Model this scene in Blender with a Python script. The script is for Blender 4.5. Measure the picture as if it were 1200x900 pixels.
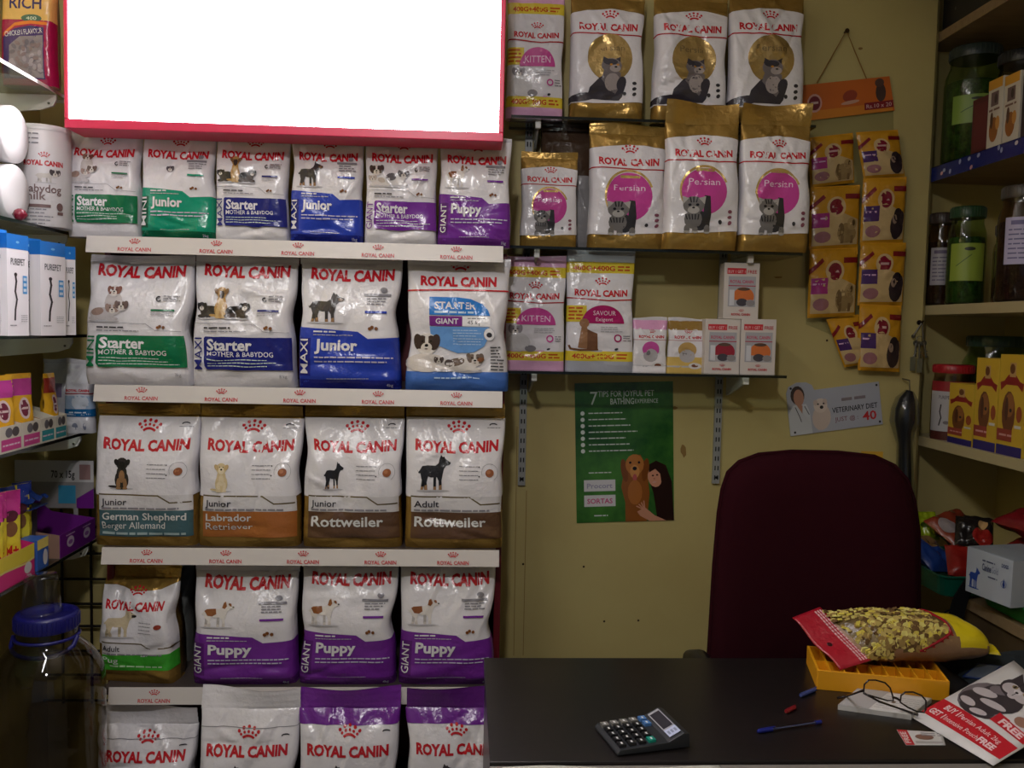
import bpy, bmesh, math, random
from mathutils import Vector, Matrix, noise, geometry

for o in list(bpy.data.objects): bpy.data.objects.remove(o)
SC = bpy.context.scene
COL = SC.collection
PI = math.pi
R = math.radians

# ------------------------------------------------------------------ camera
FPX = 1030.0
EYE = Vector((0, 0, 1.5))
CAMROT = (Matrix.Rotation(R(-3.06), 3, 'Z') @ Matrix.Rotation(PI/2 - R(3.56), 3, 'X')
          @ Matrix.Rotation(R(1.2), 3, 'Z'))
cam_data = bpy.data.cameras.new('camera')
cam_data.sensor_fit = 'HORIZONTAL'
cam_data.sensor_width = 36.0
cam_data.lens = 36.0 * FPX / 1200.0
cam_data.clip_start = 0.02
cam = bpy.data.objects.new('camera', cam_data)
cam.matrix_world = Matrix.Translation(EYE) @ CAMROT.to_4x4()
COL.objects.link(cam)
SC.camera = cam

# ------------------------------------------------------------------ light, exposure
SC.view_settings.view_transform = 'Standard'
SC.view_settings.look = 'None'
SC.view_settings.gamma = 1.0
SC.view_settings.use_curve_mapping = False
SC.view_settings.exposure = 0.0

world = bpy.data.worlds.new('world')
SC.world = world
world.use_nodes = True
wb = world.node_tree.nodes['Background']
wb.inputs['Color'].default_value = (0.80, 0.86, 1.0, 1)
wb.inputs['Strength'].default_value = 0.14

def spot(name, loc, target, power, color, angle, blend, radius):
    d = bpy.data.lights.new(name, 'SPOT')
    d.energy = power; d.color = color
    d.spot_size = R(angle); d.spot_blend = blend; d.shadow_soft_size = radius
    o = bpy.data.objects.new(name, d)
    o.location = loc
    o.rotation_euler = (Vector(target) - Vector(loc)).to_track_quat('-Z', 'Y').to_euler()
    COL.objects.link(o)
    return o
spot('ceiling_downlight', (-0.15, 0.1, 2.55), (-0.25, 2.3, 1.2), 54, (1.0, 0.96, 0.96), 100, 1.0, 0.06)
SIGN_POWER = 18.0
ad_ = bpy.data.lights.new('ceiling_tube', 'AREA'); ad_.shape = 'RECTANGLE'; ad_.size = 0.10; ad_.size_y = 1.2; ad_.energy = 12; ad_.color = (1.0, 0.97, 0.96)  # added fill lamp, brightens the dark left corner and shelves
ao_ = bpy.data.objects.new('ceiling_tube', ad_); ao_.location = (-0.62, 0.75, 2.80); COL.objects.link(ao_)

# ------------------------------------------------------------------ pixel -> place (a ray met with a real depth)
def ray(px, py):
    return CAMROT @ Vector(((px - 600) / FPX, -(py - 450) / FPX, -1))
def atY(px, py, Y):
    d = ray(px, py); return EYE + d * (Y / d.y)
def atZ(px, py, Z):
    d = ray(px, py); return EYE + d * ((Z - EYE.z) / d.z)
def atX(px, py, X):
    d = ray(px, py); return EYE + d * (X / d.x)

# ------------------------------------------------------------------ materials
def lin(c):
    out = []
    for v in c[:3]:
        v /= 255.0
        out.append(v / 12.92 if v <= 0.04045 else ((v + 0.055) / 1.055) ** 2.4)
    return (*out, 1)
MATS = {}
def M(col, kind='paper'):
    key = (tuple(col), kind)
    if key in MATS: return MATS[key]
    m = bpy.data.materials.new('%s_%d_%d_%d' % ((kind,) + tuple(col)))
    m.use_nodes = True
    nt = m.node_tree; b = nt.nodes['Principled BSDF']
    b.inputs['Base Color'].default_value = lin(col)
    P = {'paper': (0.55, 0, None), 'card': (0.42, 0, None), 'film': (0.22, 0, (30, 0.30)), 'foil': (0.26, 0.55, (24, 0.45)),
         'gloss': (0.16, 0, None), 'plastic': (0.35, 0, None), 'matte': (0.85, 0, None), 'fabric': (0.95, 0, (900, 0.4)),
         'metal': (0.38, 0.9, None), 'paint': (0.4, 0, None), 'laminate': (0.38, 0, (60, 0.04)), 'wood': (0.6, 0, (40, 0.1)),
         'blacktop': (0.42, 0, (300, 0.05))}[kind]
    b.inputs['Roughness'].default_value = P[0]
    b.inputs['Metallic'].default_value = P[1]
    if kind in ('matte', 'fabric'): b.inputs['Specular IOR Level'].default_value = 0.2
    if kind == 'fabric': b.inputs['Specular IOR Level'].default_value = 0.05
    if P[2]:
        tc = nt.nodes.new('ShaderNodeTexCoord'); n = nt.nodes.new('ShaderNodeTexNoise'); bp = nt.nodes.new('ShaderNodeBump')
        n.inputs['Scale'].default_value = P[2][0]; n.inputs['Detail'].default_value = 3
        bp.inputs['Strength'].default_value = P[2][1]; bp.inputs['Distance'].default_value = 0.01
        nt.links.new(tc.outputs['Object'], n.inputs['Vector']); hgt = n.outputs['Fac']
        if kind in ('film', 'foil'):
            vo = nt.nodes.new('ShaderNodeTexVoronoi'); vo.inputs['Scale'].default_value = 13
            mxv = nt.nodes.new('ShaderNodeMixRGB'); mxv.inputs['Fac'].default_value = 0.12
            nt.links.new(tc.outputs['Object'], mxv.inputs[1]); nt.links.new(n.outputs['Color'], mxv.inputs[2]); nt.links.new(mxv.outputs[0], vo.inputs['Vector'])
            ad = nt.nodes.new('ShaderNodeMath'); ad.operation = 'MULTIPLY_ADD'; ad.inputs[1].default_value = 0.55
            nt.links.new(vo.outputs['Distance'], ad.inputs[0]); nt.links.new(hgt, ad.inputs[2]); hgt = ad.outputs[0]
        nt.links.new(hgt, bp.inputs['Height'])
        nt.links.new(bp.outputs['Normal'], b.inputs['Normal'])
    MATS[key] = m
    return m

def noisy(name, c1, c2, scale, lo, hi, rough=0.7, bump=0.0, bscale=None, stretch=None, c3=None):
    m = bpy.data.materials.new(name); m.use_nodes = True
    nt = m.node_tree; b = nt.nodes['Principled BSDF']; L = nt.links.new
    tc = nt.nodes.new('ShaderNodeTexCoord'); n = nt.nodes.new('ShaderNodeTexNoise'); r = nt.nodes.new('ShaderNodeValToRGB')
    mp = nt.nodes.new('ShaderNodeMapping'); L(tc.outputs['Object'], mp.inputs['Vector'])
    if stretch: mp.inputs['Scale'].default_value = stretch
    n.inputs['Scale'].default_value = scale; n.inputs['Detail'].default_value = 6; n.inputs['Roughness'].default_value = 0.6
    L(mp.outputs['Vector'], n.inputs['Vector']); L(n.outputs['Fac'], r.inputs['Fac'])
    r.color_ramp.elements[0].position = lo; r.color_ramp.elements[0].color = lin(c1)
    r.color_ramp.elements[1].position = hi; r.color_ramp.elements[1].color = lin(c2)
    L(r.outputs['Color'], b.inputs['Base Color']); b.inputs['Roughness'].default_value = rough
    if bump:
        n2 = nt.nodes.new('ShaderNodeTexNoise'); n2.inputs['Scale'].default_value = bscale or scale*6; n2.inputs['Detail'].default_value = 5
        bp = nt.nodes.new('ShaderNodeBump'); bp.inputs['Strength'].default_value = bump; bp.inputs['Distance'].default_value = 0.01
        L(mp.outputs['Vector'], n2.inputs['Vector']); L(n2.outputs['Fac'], bp.inputs['Height']); L(bp.outputs['Normal'], b.inputs['Normal'])
    return m

def glassy(name, tint, gloss=0.08, rough=0.03):
    m = bpy.data.materials.new(name); m.use_nodes = True
    nt = m.node_tree; L = nt.links.new
    for n in list(nt.nodes):
        if n.type == 'BSDF_PRINCIPLED': nt.nodes.remove(n)
    out = [n for n in nt.nodes if n.type == 'OUTPUT_MATERIAL'][0]
    t = nt.nodes.new('ShaderNodeBsdfTransparent'); t.inputs['Color'].default_value = (*tint, 1)
    g = nt.nodes.new('ShaderNodeBsdfGlossy'); g.inputs['Roughness'].default_value = rough; g.inputs['Color'].default_value = (1, 1, 1, 1)
    lw = nt.nodes.new('ShaderNodeLayerWeight'); lw.inputs['Blend'].default_value = 0.5
    pw = nt.nodes.new('ShaderNodeMath'); pw.operation = 'POWER'; pw.inputs[1].default_value = 5.0
    ml = nt.nodes.new('ShaderNodeMath'); ml.operation = 'MULTIPLY_ADD'; ml.inputs[1].default_value = 0.9; ml.inputs[2].default_value = gloss/2
    L(lw.outputs['Facing'], pw.inputs[0]); L(pw.outputs[0], ml.inputs[0])
    mx = nt.nodes.new('ShaderNodeMixShader')
    L(ml.outputs[0], mx.inputs['Fac']); L(t.outputs[0], mx.inputs[1]); L(g.outputs[0], mx.inputs[2]); L(mx.outputs[0], out.inputs['Surface'])
    return m
def emissive(name, col, strength):
    m = bpy.data.materials.new(name); m.use_nodes = True
    b = m.node_tree.nodes['Principled BSDF']
    b.inputs['Base Color'].default_value = (*col, 1)
    b.inputs['Emission Color'].default_value = (*col, 1); b.inputs['Emission Strength'].default_value = strength
    return m
GLASS = glassy('shelf_glass', (0.80, 0.86, 0.83))
CLEAR = glassy('clear_plastic', (0.90, 0.91, 0.90), rough=0.08)
SMOKY = glassy('smoky_plastic', (0.52, 0.48, 0.41), rough=0.05)
GREENPL = glassy('green_plastic', (0.60, 0.74, 0.48), rough=0.1)
BROWNPL = glassy('brown_plastic', (0.62, 0.50, 0.42), rough=0.1)

# ------------------------------------------------------------------ mesh building
class MB:
    def __init__(s): s.v = []; s.f = []; s.m = []; s.n = []; s.mats = []; s.sm = []
    def mi(s, mat):
        if mat not in s.mats: s.mats.append(mat)
        return s.mats.index(mat)
    def add(s, vs, fs, mat, normals=None, smooth=False):
        k = len(s.v); i = s.mi(mat)
        s.v += [tuple(v) for v in vs]
        s.n += ([tuple(n) for n in normals] if normals else [None] * len(vs))
        for f in fs:
            s.f.append(tuple(k + a for a in f)); s.m.append(i); s.sm.append(smooth)
    def box(s, c, d, mat, rot=None):
        cx, cy, cz = c; a, b, h = d[0]/2, d[1]/2, d[2]/2
        vs = [Vector((x, y, z)) for z in (-h, h) for y in (-b, b) for x in (-a, a)]
        if rot: vs = [rot @ v for v in vs]
        vs = [v + Vector(c) for v in vs]
        s.add(vs, [(0,2,3,1), (4,5,7,6), (0,1,5,4), (2,6,7,3), (0,4,6,2), (1,3,7,5)], mat)
    def span(s, p, q, mat):
        s.box([(p[i]+q[i])/2 for i in range(3)], [abs(q[i]-p[i]) for i in range(3)], mat)
    def lathe(s, prof, mat, c=(0,0,0), n=32, axis=None, cap=(True, True), sx=1.0, sy=1.0):
        ring = []; vs = []
        for (r, z) in prof:
            for k in range(n):
                a = 2*PI*k/n
                vs.append(Vector((r*math.cos(a)*sx, r*math.sin(a)*sy, z)))
        if axis is not None:
            q = Vector(axis).to_track_quat('Z', 'Y').to_matrix(); vs = [q @ v for v in vs]
        vs = [v + Vector(c) for v in vs]
        fs = []
        for j in range(len(prof)-1):
            for k in range(n):
                k2 = (k+1) % n
                fs.append((j*n+k, j*n+k2, (j+1)*n+k2, (j+1)*n+k))
        s.add(vs, fs, mat, smooth=True)
        if cap[0] and prof[0][0] > 1e-5: s.add(vs[:n], [tuple(reversed(range(n)))], mat)
        if cap[1] and prof[-1][0] > 1e-5: s.add(vs[-n:], [tuple(range(n))], mat)
    def tube(s, pts, r, mat, n=8, closed=False):
        pts = [Vector(p) for p in pts]; N = len(pts); vs = []; fs = []
        up = Vector((0, 0, 1)); prev = None
        for i, p in enumerate(pts):
            a = pts[(i-1) % N] if (closed or i > 0) else p
            b = pts[(i+1) % N] if (closed or i < N-1) else p
            t = (b - a).normalized()
            if prev is None:
                x = t.cross(up)
                if x.length < 1e-3: x = t.cross(Vector((0, 1, 0)))
            else: x = prev - t * prev.dot(t)
            x.normalize(); prev = x; y = t.cross(x)
            rr = r[i] if isinstance(r, (list, tuple)) else r
            for k in range(n):
                an = 2*PI*k/n; vs.append(p + x*(rr*math.cos(an)) + y*(rr*math.sin(an)))
        for i in range(N if closed else N-1):
            j = (i+1) % N
            for k in range(n):
                k2 = (k+1) % n; fs.append((i*n+k, i*n+k2, j*n+k2, j*n+k))
        s.add(vs, fs, mat, smooth=True)
        if not closed:
            s.add(vs[:n], [tuple(reversed(range(n)))], mat); s.add(vs[-n:], [tuple(range(n))], mat)
    def prism(s, pts, y0, y1, mat, fn=None):
        """outline in x,z given anticlockwise seen from -Y, thick from y0 (front) to y1"""
        n = len(pts); vs = [Vector((p[0], y0, p[1])) for p in pts] + [Vector((p[0], y1, p[1])) for p in pts]
        if fn: vs = [fn(v) for v in vs]
        tr = geometry.tessellate_polygon([[Vector((p[0], p[1], 0)) for p in pts]])
        fr = []
        for t in tr:
            a, b, c = [pts[i] for i in t]
            ar = (b[0]-a[0])*(c[1]-a[1]) - (b[1]-a[1])*(c[0]-a[0])
            t = tuple(t) if ar > 0 else tuple(reversed(t))
            fr.append(t)
        s.add(vs[:n], fr, mat); s.add(vs[n:], [tuple(reversed(t)) for t in fr], mat)
        s.add(vs, [(i, i+n, (i+1) % n + n, (i+1) % n) for i in range(n)], mat)
    def grid(s, fn, nu, nv, mat, smooth=True):
        vs = [fn(i/nu, j/nv) for j in range(nv+1) for i in range(nu+1)]
        fs = [(j*(nu+1)+i, j*(nu+1)+i+1, (j+1)*(nu+1)+i+1, (j+1)*(nu+1)+i) for j in range(nv) for i in range(nu)]
        s.add(vs, fs, mat, smooth=smooth)
    def xform(s, fn, start=0):
        s.v[start:] = [tuple(fn(Vector(v))) for v in s.v[start:]]
    def build(s, name, parent=None, bevel=0, loc=None, rotz=0, rot=None, sub=0, solid=0):
        me = bpy.data.meshes.new(name)
        me.from_pydata(s.v, [], s.f)
        for m in s.mats: me.materials.append(m)
        me.polygons.foreach_set('material_index', s.m)
        me.polygons.foreach_set('use_smooth', s.sm)
        me.update()
        if any(n is not None for n in s.n):
            vn = [v.normal.copy() for v in me.vertices]; ln = []
            for p in me.polygons:
                fl = p.normal.copy(); sm_ = p.use_smooth
                for vi in p.vertices: ln.append(fl if not sm_ else (s.n[vi] if s.n[vi] is not None else vn[vi]))
            me.polygons.foreach_set('use_smooth', [True]*len(s.f))
            me.normals_split_custom_set(ln)
        o = bpy.data.objects.new(name, me); COL.objects.link(o)
        if parent: o.parent = parent
        if loc is not None: o.location = loc
        o.rotation_euler = rot if rot else (0, 0, rotz)
        if solid:
            md = o.modifiers.new('solid', 'SOLIDIFY'); md.thickness = solid; md.offset = 0
        if bevel:
            md = o.modifiers.new('bevel', 'BEVEL'); md.width = bevel; md.segments = 2; md.limit_method = 'ANGLE'; md.angle_limit = R(40)
        if sub:
            md = o.modifiers.new('sub', 'SUBSURF'); md.levels = sub; md.render_levels = sub
        return o

def tag(o, label, cat, group=None, kind=None):
    o['label'] = label; o['category'] = cat
    if group: o['group'] = group
    if kind: o['kind'] = kind
    return o
def empty(name, loc, label, cat, group=None, rotz=0):
    o = bpy.data.objects.new(name, None); o.empty_display_size = 0.05; COL.objects.link(o)
    o.location = loc; o.rotation_euler = (0, 0, rotz)
    return tag(o, label, cat, group)
def structure(o): o['kind'] = 'structure'; return o

# ------------------------------------------------------------------ printed artwork
TXT = {}
def text_tris(s, bold):
    k = (s, bold)
    if k in TXT: return TXT[k]
    c = bpy.data.curves.new('t', 'FONT'); c.body = s; c.size = 1.0; c.offset = bold; c.resolution_u = 2; c.fill_mode = 'FRONT'
    o = bpy.data.objects.new('t', c); COL.objects.link(o)
    dg = bpy.context.evaluated_depsgraph_get(); dg.update()
    me = bpy.data.meshes.new_from_object(o.evaluated_get(dg))
    vs = [(v.co.x, v.co.y) for v in me.vertices]; polys = [[vs[i] for i in p.vertices] for p in me.polygons]
    bpy.data.objects.remove(o); bpy.data.meshes.remove(me); bpy.data.curves.remove(c)
    x0 = min((v[0] for v in vs), default=0); x1 = max((v[0] for v in vs), default=1)
    TXT[k] = (polys, x0, x1)
    return TXT[k]
CAP = 0.70
class Art:
    def __init__(s): s.it = []
    def tri(s, mat, polys): s.it.append((mat, polys))
    def poly(s, mat, pts):
        t = geometry.tessellate_polygon([[Vector((p[0], p[1], 0)) for p in pts]])
        s.it.append((mat, [[pts[i] for i in q] for q in t]))
    def rect(s, mat, x0, z0, x1, z1): s.it.append((mat, [[(x0, z0), (x1, z0), (x1, z1), (x0, z1)]]))
    def ell(s, mat, cx, cz, rx, rz, rot=0, n=14, a0=0, a1=360):
        c, q = math.cos(R(rot)), math.sin(R(rot)); pts = []
        full = abs(a1-a0) >= 360
        for k in range(n if full else n+1):
            a = R(a0 + (a1-a0)*k/n); x, z = rx*math.cos(a), rz*math.sin(a)
            pts.append((cx + x*c - z*q, cz + x*q + z*c))
        s.it.append((mat, [pts]))
    def ring(s, mat, cx, cz, rx, rz, w, n=24, a0=0, a1=360):
        ps = []
        for k in range(n):
            a, b = R(a0+(a1-a0)*k/n), R(a0+(a1-a0)*(k+1)/n)
            ps.append([(cx+rx*math.cos(a), cz+rz*math.sin(a)), (cx+rx*math.cos(b), cz+rz*math.sin(b)),
                       (cx+(rx-w)*math.cos(b), cz+(rz-w)*math.sin(b)), (cx+(rx-w)*math.cos(a), cz+(rz-w)*math.sin(a))])
        s.it.append((mat, ps))
    def line(s, mat, pts, w):
        ps = []
        for (a, b) in zip(pts, pts[1:]):
            dx, dz = b[0]-a[0], b[1]-a[1]; l = math.hypot(dx, dz) or 1; nx, nz = -dz/l*w/2, dx/l*w/2
            ex, ez = dx/l*w*.3, dz/l*w*.3
            ps.append([(a[0]-ex+nx, a[1]-ez+nz), (a[0]-ex-nx, a[1]-ez-nz), (b[0]+ex-nx, b[1]+ez-nz), (b[0]+ex+nx, b[1]+ez+nz)])
        s.it.append((mat, ps))
    def text(s, mat, t, x, z, h, w=None, bold=0.0, align='L', rot=0, sag=0, shear=0):
        polys, a, b = text_tris(t, bold)
        sy = h / CAP; sx = (w / (b-a)) if w else sy
        wd = (b-a)*sx; off = {'L': 0, 'C': -wd/2, 'R': -wd}[align]
        c, q = math.cos(R(rot)), math.sin(R(rot)); out = []
        for p in polys:
            pp = []
            for (u, v) in p:
                X = (u-a)*sx + off; Z = v*sy; X += shear*Z
                if sag: k = (X-off)/wd*2-1; Z += sag*(k*k-.6) 
                pp.append((x + X*c - Z*q, z + X*q + Z*c))
            out.append(pp)
        s.it.append((mat, out))
    def fuzz(s, mat, x0, x1, z, h, rnd, gap=True):
        """a line of print too small to read: short dashes"""
        x = x0; ps = []
        while x < x1:
            l = min(rnd.uniform(1.5, 4.5)*h*1.6, x1-x)
            ps.append([(x, z), (x+l, z), (x+l, z+h), (x, z+h)]); x += l + h*.8
        s.it.append((mat, ps))

def clip(poly, ax, c, keep_low):
    out = []; n = len(poly)
    for i in range(n):
        p, q = poly[i], poly[(i+1) % n]
        a, b = p[ax]-c, q[ax]-c
        if not keep_low: a, b = -a, -b
        if a <= 0: out.append(p)
        if (a < 0 < b) or (b < 0 < a):
            t = a/(a-b); out.append((p[0]+(q[0]-p[0])*t, p[1]+(q[1]-p[1])*t))
    return out
def split(polys, ax, cuts):
    res = []
    for p in polys:
        lo = min(v[ax] for v in p); hi = max(v[ax] for v in p); cur = p
        for c in cuts:
            if c <= lo + 1e-6 or c >= hi - 1e-6: continue
            a = clip(cur, ax, c, True); cur = clip(cur, ax, c, False)
            if len(a) >= 3: res.append(a)
            if len(cur) < 3: break
        if len(cur) >= 3: res.append(cur)
    return res
def lay(mb, art, fn, ucuts=(), vcuts=(), bounds=None, base=0.0005, step=0.00006):
    """fn(x, z, off) -> (position, normal)"""
    lv = 0
    for mat, polys in art.it:
        lv += 1; off = base + step*lv
        uc, vc = list(ucuts), list(vcuts)
        if bounds: uc = sorted(set(uc + [bounds[0], bounds[2]])); vc = sorted(set(vc + [bounds[1], bounds[3]]))
        ps = split(split(polys, 0, uc), 1, vc)
        vs = []; ns = []; fs = []
        for p in ps:
            if bounds:
                cx = sum(v[0] for v in p)/len(p); cz = sum(v[1] for v in p)/len(p)
                if not (bounds[0] <= cx <= bounds[2] and bounds[1] <= cz <= bounds[3]): continue
            ar = sum(p[i][0]*p[(i+1) % len(p)][1]-p[(i+1) % len(p)][0]*p[i][1] for i in range(len(p)))
            if abs(ar) < 1e-11: continue
            if ar < 0: p = p[::-1]
            k = len(vs)
            for (x, z) in p:
                a, n = fn(x, z, off); vs.append(a); ns.append(n)
            fs.append(tuple(range(k, len(vs))))
        if fs: mb.add(vs, fs, mat, normals=ns, smooth=True)
def flat(o=(0, 0, 0)):
    """front of a flat thing whose face looks to -Y at y = o[1]"""
    def fn(x, z, off): return (o[0]+x, o[1]-off, o[2]+z), (0, -1, 0)
    return fn
def plane_fn(o, ux, uz):
    o, ux, uz = Vector(o), Vector(ux).normalized(), Vector(uz).normalized(); n = ux.cross(uz)
    def fn(x, z, off): return o + ux*x + uz*z + n*off, n
    return fn
def around(rad, z0=0, a0=0):
    """round a jar of radius rad; x runs along the label, a0 turns its middle away from -Y"""
    def fn(x, z, off):
        a = x/rad + a0
        n = Vector((math.sin(a), -math.cos(a), 0)); return n*(rad+off) + Vector((0, 0, z0+z)), n
    return fn
def cuts(a, b, n): return [a + (b-a)*i/n for i in range(1, n)]

# ------------------------------------------------------------------ the room
YB = 2.70          # main back wall
YN = 2.80          # back of the recess on the right
XL, XR, XN = -1.262, 1.765, 1.447
wallm = noisy('wall_paint', (192, 178, 118), (178, 160, 102), 1.6, 0.35, 0.75, rough=0.55, bump=0.06, bscale=9)
floorm = noisy('floor_tiles', (120, 112, 104), (104, 97, 90), 5, 0.3, 0.7, rough=0.5)
ceilm = noisy('ceiling_paint', (208, 204, 194), (196, 192, 182), 2, 0.3, 0.7, rough=0.8)
mb = MB(); mb.span((XL-.12, -1.6, -.1), (XR+.12, YN+.1, 0), floorm); structure(mb.build('floor'))
mb = MB(); mb.span((XL-.12, -1.6, 2.85), (XR+.12, YN+.1, 2.95), ceilm); structure(mb.build('ceiling'))
mb = MB()
o2 = [(XL-.12, YB), (XN-.015, YB), (XN, YB+.015), (XN, YN), (XR+.12, YN), (XR+.12, YN+.1), (XL-.12, YN+.1)]
n = len(o2); vs = [(x, y, 0) for x, y in o2] + [(x, y, 2.85) for x, y in o2]
mb.add(vs, [(i, (i+1) % n, (i+1) % n+n, i+n) for i in range(n)], wallm)
wall_back = structure(mb.build('wall_back'))
mb = MB(); mb.span((XL-.12, -1.6, 0), (XL, YB, 2.85), wallm); structure(mb.build('wall_left'))
mb = MB(); mb.span((XR, -1.6, 0), (XR+.12, YN, 2.85), wallm); structure(mb.build('wall_right'))
# scuffs and filled holes in the paint: brown stains of their own
stm = M((140, 112, 66), 'matte'); dkm = M((58, 44, 30), 'matte')
mb = MB(); rnd = random.Random(4); A = Art()
for (px, py, rx, rz) in [(801, 528, .011, .022), (790, 478, .012, .006), (1008, 57, .008, .005), (884, 327, .006, .009), (878, 342, .004, .008), (912, 325, .016, .004)]:
    p = atY(px, py, YB); A.poly(stm, [(p.x+rx*math.cos(a*.7)*rnd.uniform(.6, 1.1), p.z+rz*math.sin(a*.7)*rnd.uniform(.6, 1.1)) for a in range(9)])
for (px, py) in [(613, 661), (684, 664), (708, 728), (748, 727), (969, 399)]:
    p = atY(px, py, YB); A.ell(dkm, p.x, p.z, .0035, .0035)
for (px, y0, y1) in [(606, 500, 768), (617, 575, 768)]:
    p, q = atY(px, y0, YB), atY(px-4, y1, YB); A.line(stm, [(p.x, p.z), (q.x, q.z)], .0018)
lay(mb, A, plane_fn((0, YB, 0), (1, 0, 0), (0, 0, 1)))
structure(mb.build('trim_1'))

# ------------------------------------------------------------------ artwork library
WHITE = (222, 219, 224); RED = (190, 34, 46); GREEN = (12, 108, 68); TEAL = (14, 142, 110); NAVY = (28, 34, 116); BLUE = (38, 62, 172)
PURP = (112, 44, 146); DPURP = (92, 36, 118); GOLD = (168, 134, 68); BRONZE = (92, 66, 48); TAN = (158, 96, 48); SLATE = (66, 96, 104)
INK = (52, 50, 56); GREY = (132, 130, 138); LGREY = (182, 180, 186); BROWN = (124, 76, 42); BLACK = (26, 25, 28); PINK = (206, 82, 156)
CRIM = (168, 22, 96); YEL = (228, 200, 40); MAG = (196, 60, 140)
def F(c): return M(c, 'film')

def crown(A, m, cx, z, w):
    for k in range(5):
        a = R(90 + (k-2)*23); r = w*.62
        A.ell(m, cx - r*math.cos(a)*1.0, z - w*.12 + r*math.sin(a)*.95, w*.075, w*.075, n=8)
        A.ell(m, cx - r*.74*math.cos(a)*1.05, z - w*.12 + r*.74*math.sin(a)*.9, w*.062, w*.062, n=8)
    A.ring(m, cx, z - w*.32, w*.46, w*.50, w*.10, n=8, a0=50, a1=130)
def logo(A, cx, z, w, col=RED, sag=0.0, kind='film', crn=True, rot=0, hk=.152):
    hk *= .84
    m = M(col, kind)
    A.text(m, 'ROYAL CANIN', cx, z, w*hk, w=w, bold=.048, align='C', sag=w*sag, rot=rot)
    if crn: crown(A, m, cx+w*.02, z + w*(hk+.085), w*.27)

STAND = [(.0,.60),(.05,.52),(.10,.58),(.16,.68),(.32,.70),(.55,.69),(.64,.76),(.67,.90),(.70,1.0),(.75,.93),(.80,.94),(.83,.88),(.97,.80),(1.0,.75),(.95,.71),(.86,.69),(.80,.60),(.77,.46),(.74,.30),(.75,.03),(.67,.0),(.65,.28),(.60,.38),(.42,.37),(.34,.40),(.30,.24),(.33,.03),(.24,.0),(.21,.2),(.14,.34),(.11,.48),(.06,.48)]
def tf(pts, x, z, w, h, flip=False): return [(x + ((1-p) if flip else p)*w, z + q*h) for p, q in pts]
def dog_stand(A, x, z, w, h, body, legs, muzzle=None, flip=False, patch=None, F=F):
    f = lambda p: tf(p, x, z, w, h, flip)
    A.poly(F(body), f(STAND))
    for lx in (.235, .655): A.poly(F(legs), f([(lx, .0), (lx+.09, .0), (lx+.085, .17), (lx+.01, .15)]))
    bd2 = tuple(int(v*.82) for v in body)
    for q_ in ([(.50, .03), (.58, .03), (.58, .38), (.50, .38)], [(.13, .04), (.20, .03), (.24, .25), (.16, .34)]): A.poly(F(bd2), f(q_))
    A.poly(F(legs), f([(.50, .02), (.585, .02), (.58, .12), (.51, .12)])); A.poly(F(legs), f([(.12, .03), (.20, .03), (.205, .12), (.14, .12)]))
    if patch: A.poly(F(patch), f([(.13, .62), (.2, .68), (.46, .70), (.48, .5), (.36, .42), (.22, .44)]))
    if patch: A.poly(F(patch), f([(.64, .74), (.68, .92), (.74, .97), (.78, .80), (.72, .70)])); A.poly(F(patch), f([(.82, .92), (.9, .9), (.93, .78), (.86, .80)]))
    if muzzle: A.poly(F(muzzle), f([(.84, .80), (.97, .80), (1.0, .75), (.94, .71), (.85, .71)]))
    A.ell(F(BLACK), *tf([(.97, .78)], x, z, w, h, flip)[0], w*.03, h*.025, n=8); A.ell(F(BLACK), *tf([(.84, .86)], x, z, w, h, flip)[0], w*.016, h*.018, n=8)
    A.ell(F(LGREY), x+w*.5, z, w*.5, h*.03)
def dog_sit(A, x, z, w, h, body, chest, face, ear, F=F):
    e = lambda c, cx, cz, rx, rz, rot=0: A.ell(F(c), x+cx*w, z+cz*h, rx*w, rz*h, rot)
    e(LGREY, .5, .02, .6, .03); e(body, .1, .08, .28, .04, -4)
    e(body, .5, .3, .36, .32); e(body, .5, .52, .27, .22); e(chest, .5, .40, .15, .2)
    for k in (.33, .67): e(chest, k, .17, .1, .18); e(chest, k, .03, .13, .04)
    e(body, .5, .80, .30, .19)
    e(ear, .22, .84, .12, .11, 30); e(ear, .78, .84, .12, .11, -30)
    e(face, .5, .74, .17, .13); e(BLACK, .5, .77, .06, .03); e(BLACK, .40, .85, .03, .02); e(BLACK, .60, .85, .03, .02)
def pup_head(A, x, z, r, fur, patch, F=F, muz=(214, 206, 198)):
    e = lambda c, cx, cz, rx, rz, rot=0: A.ell(F(c), x+cx*r, z+cz*r, rx*r, rz*r, rot)
    e(fur, 0, 0, 1, .92); e(patch, -.75, .15, .42, .7, 15); e(patch, .75, .15, .42, .7, -15); e(patch, -.4, .35, .38, .36); e(patch, .4, .35, .38, .36)
    e(fur, 0, .35, .16, .55); e(muz, 0, -.3, .5, .42); e(BLACK, 0, -.12, .17, .12); e(BLACK, -.38, .22, .09, .09); e(BLACK, .38, .22, .09, .09); e(BLACK, 0, -.42, .16, .05)
def pup_lie(A, x, z, w, h, fur, patch, flip=False, F=F):
    s = -1 if flip else 1
    e = lambda c, cx, cz, rx, rz, rot=0: A.ell(F(c), x+cx*w*s, z+cz*h, rx*w, rz*h, rot*s)
    e(LGREY, 0, -.02, .52, .05); e(fur, -.05, .32, .42, .30); e(patch, -.2, .42, .22, .18, 10); e(fur, .28, .1, .2, .09); e(fur, -.34, .1, .16, .1)
    pup_head(A, x+.3*w*s, z+.55*h, .2*w, fur, patch, F)
def kibble(A, x, z, r, col=BROWN, F=F):
    for dx, dz in ((0, 0), (.95, .55), (2.6, .1)):
        A.ell(F(col), x+dx*r, z+dz*r, r*.72, r*.66, n=9); A.ell(F(tuple(int(v*.7) for v in col)), x+dx*r, z+dz*r, r*.22, r*.2, n=6)
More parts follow.
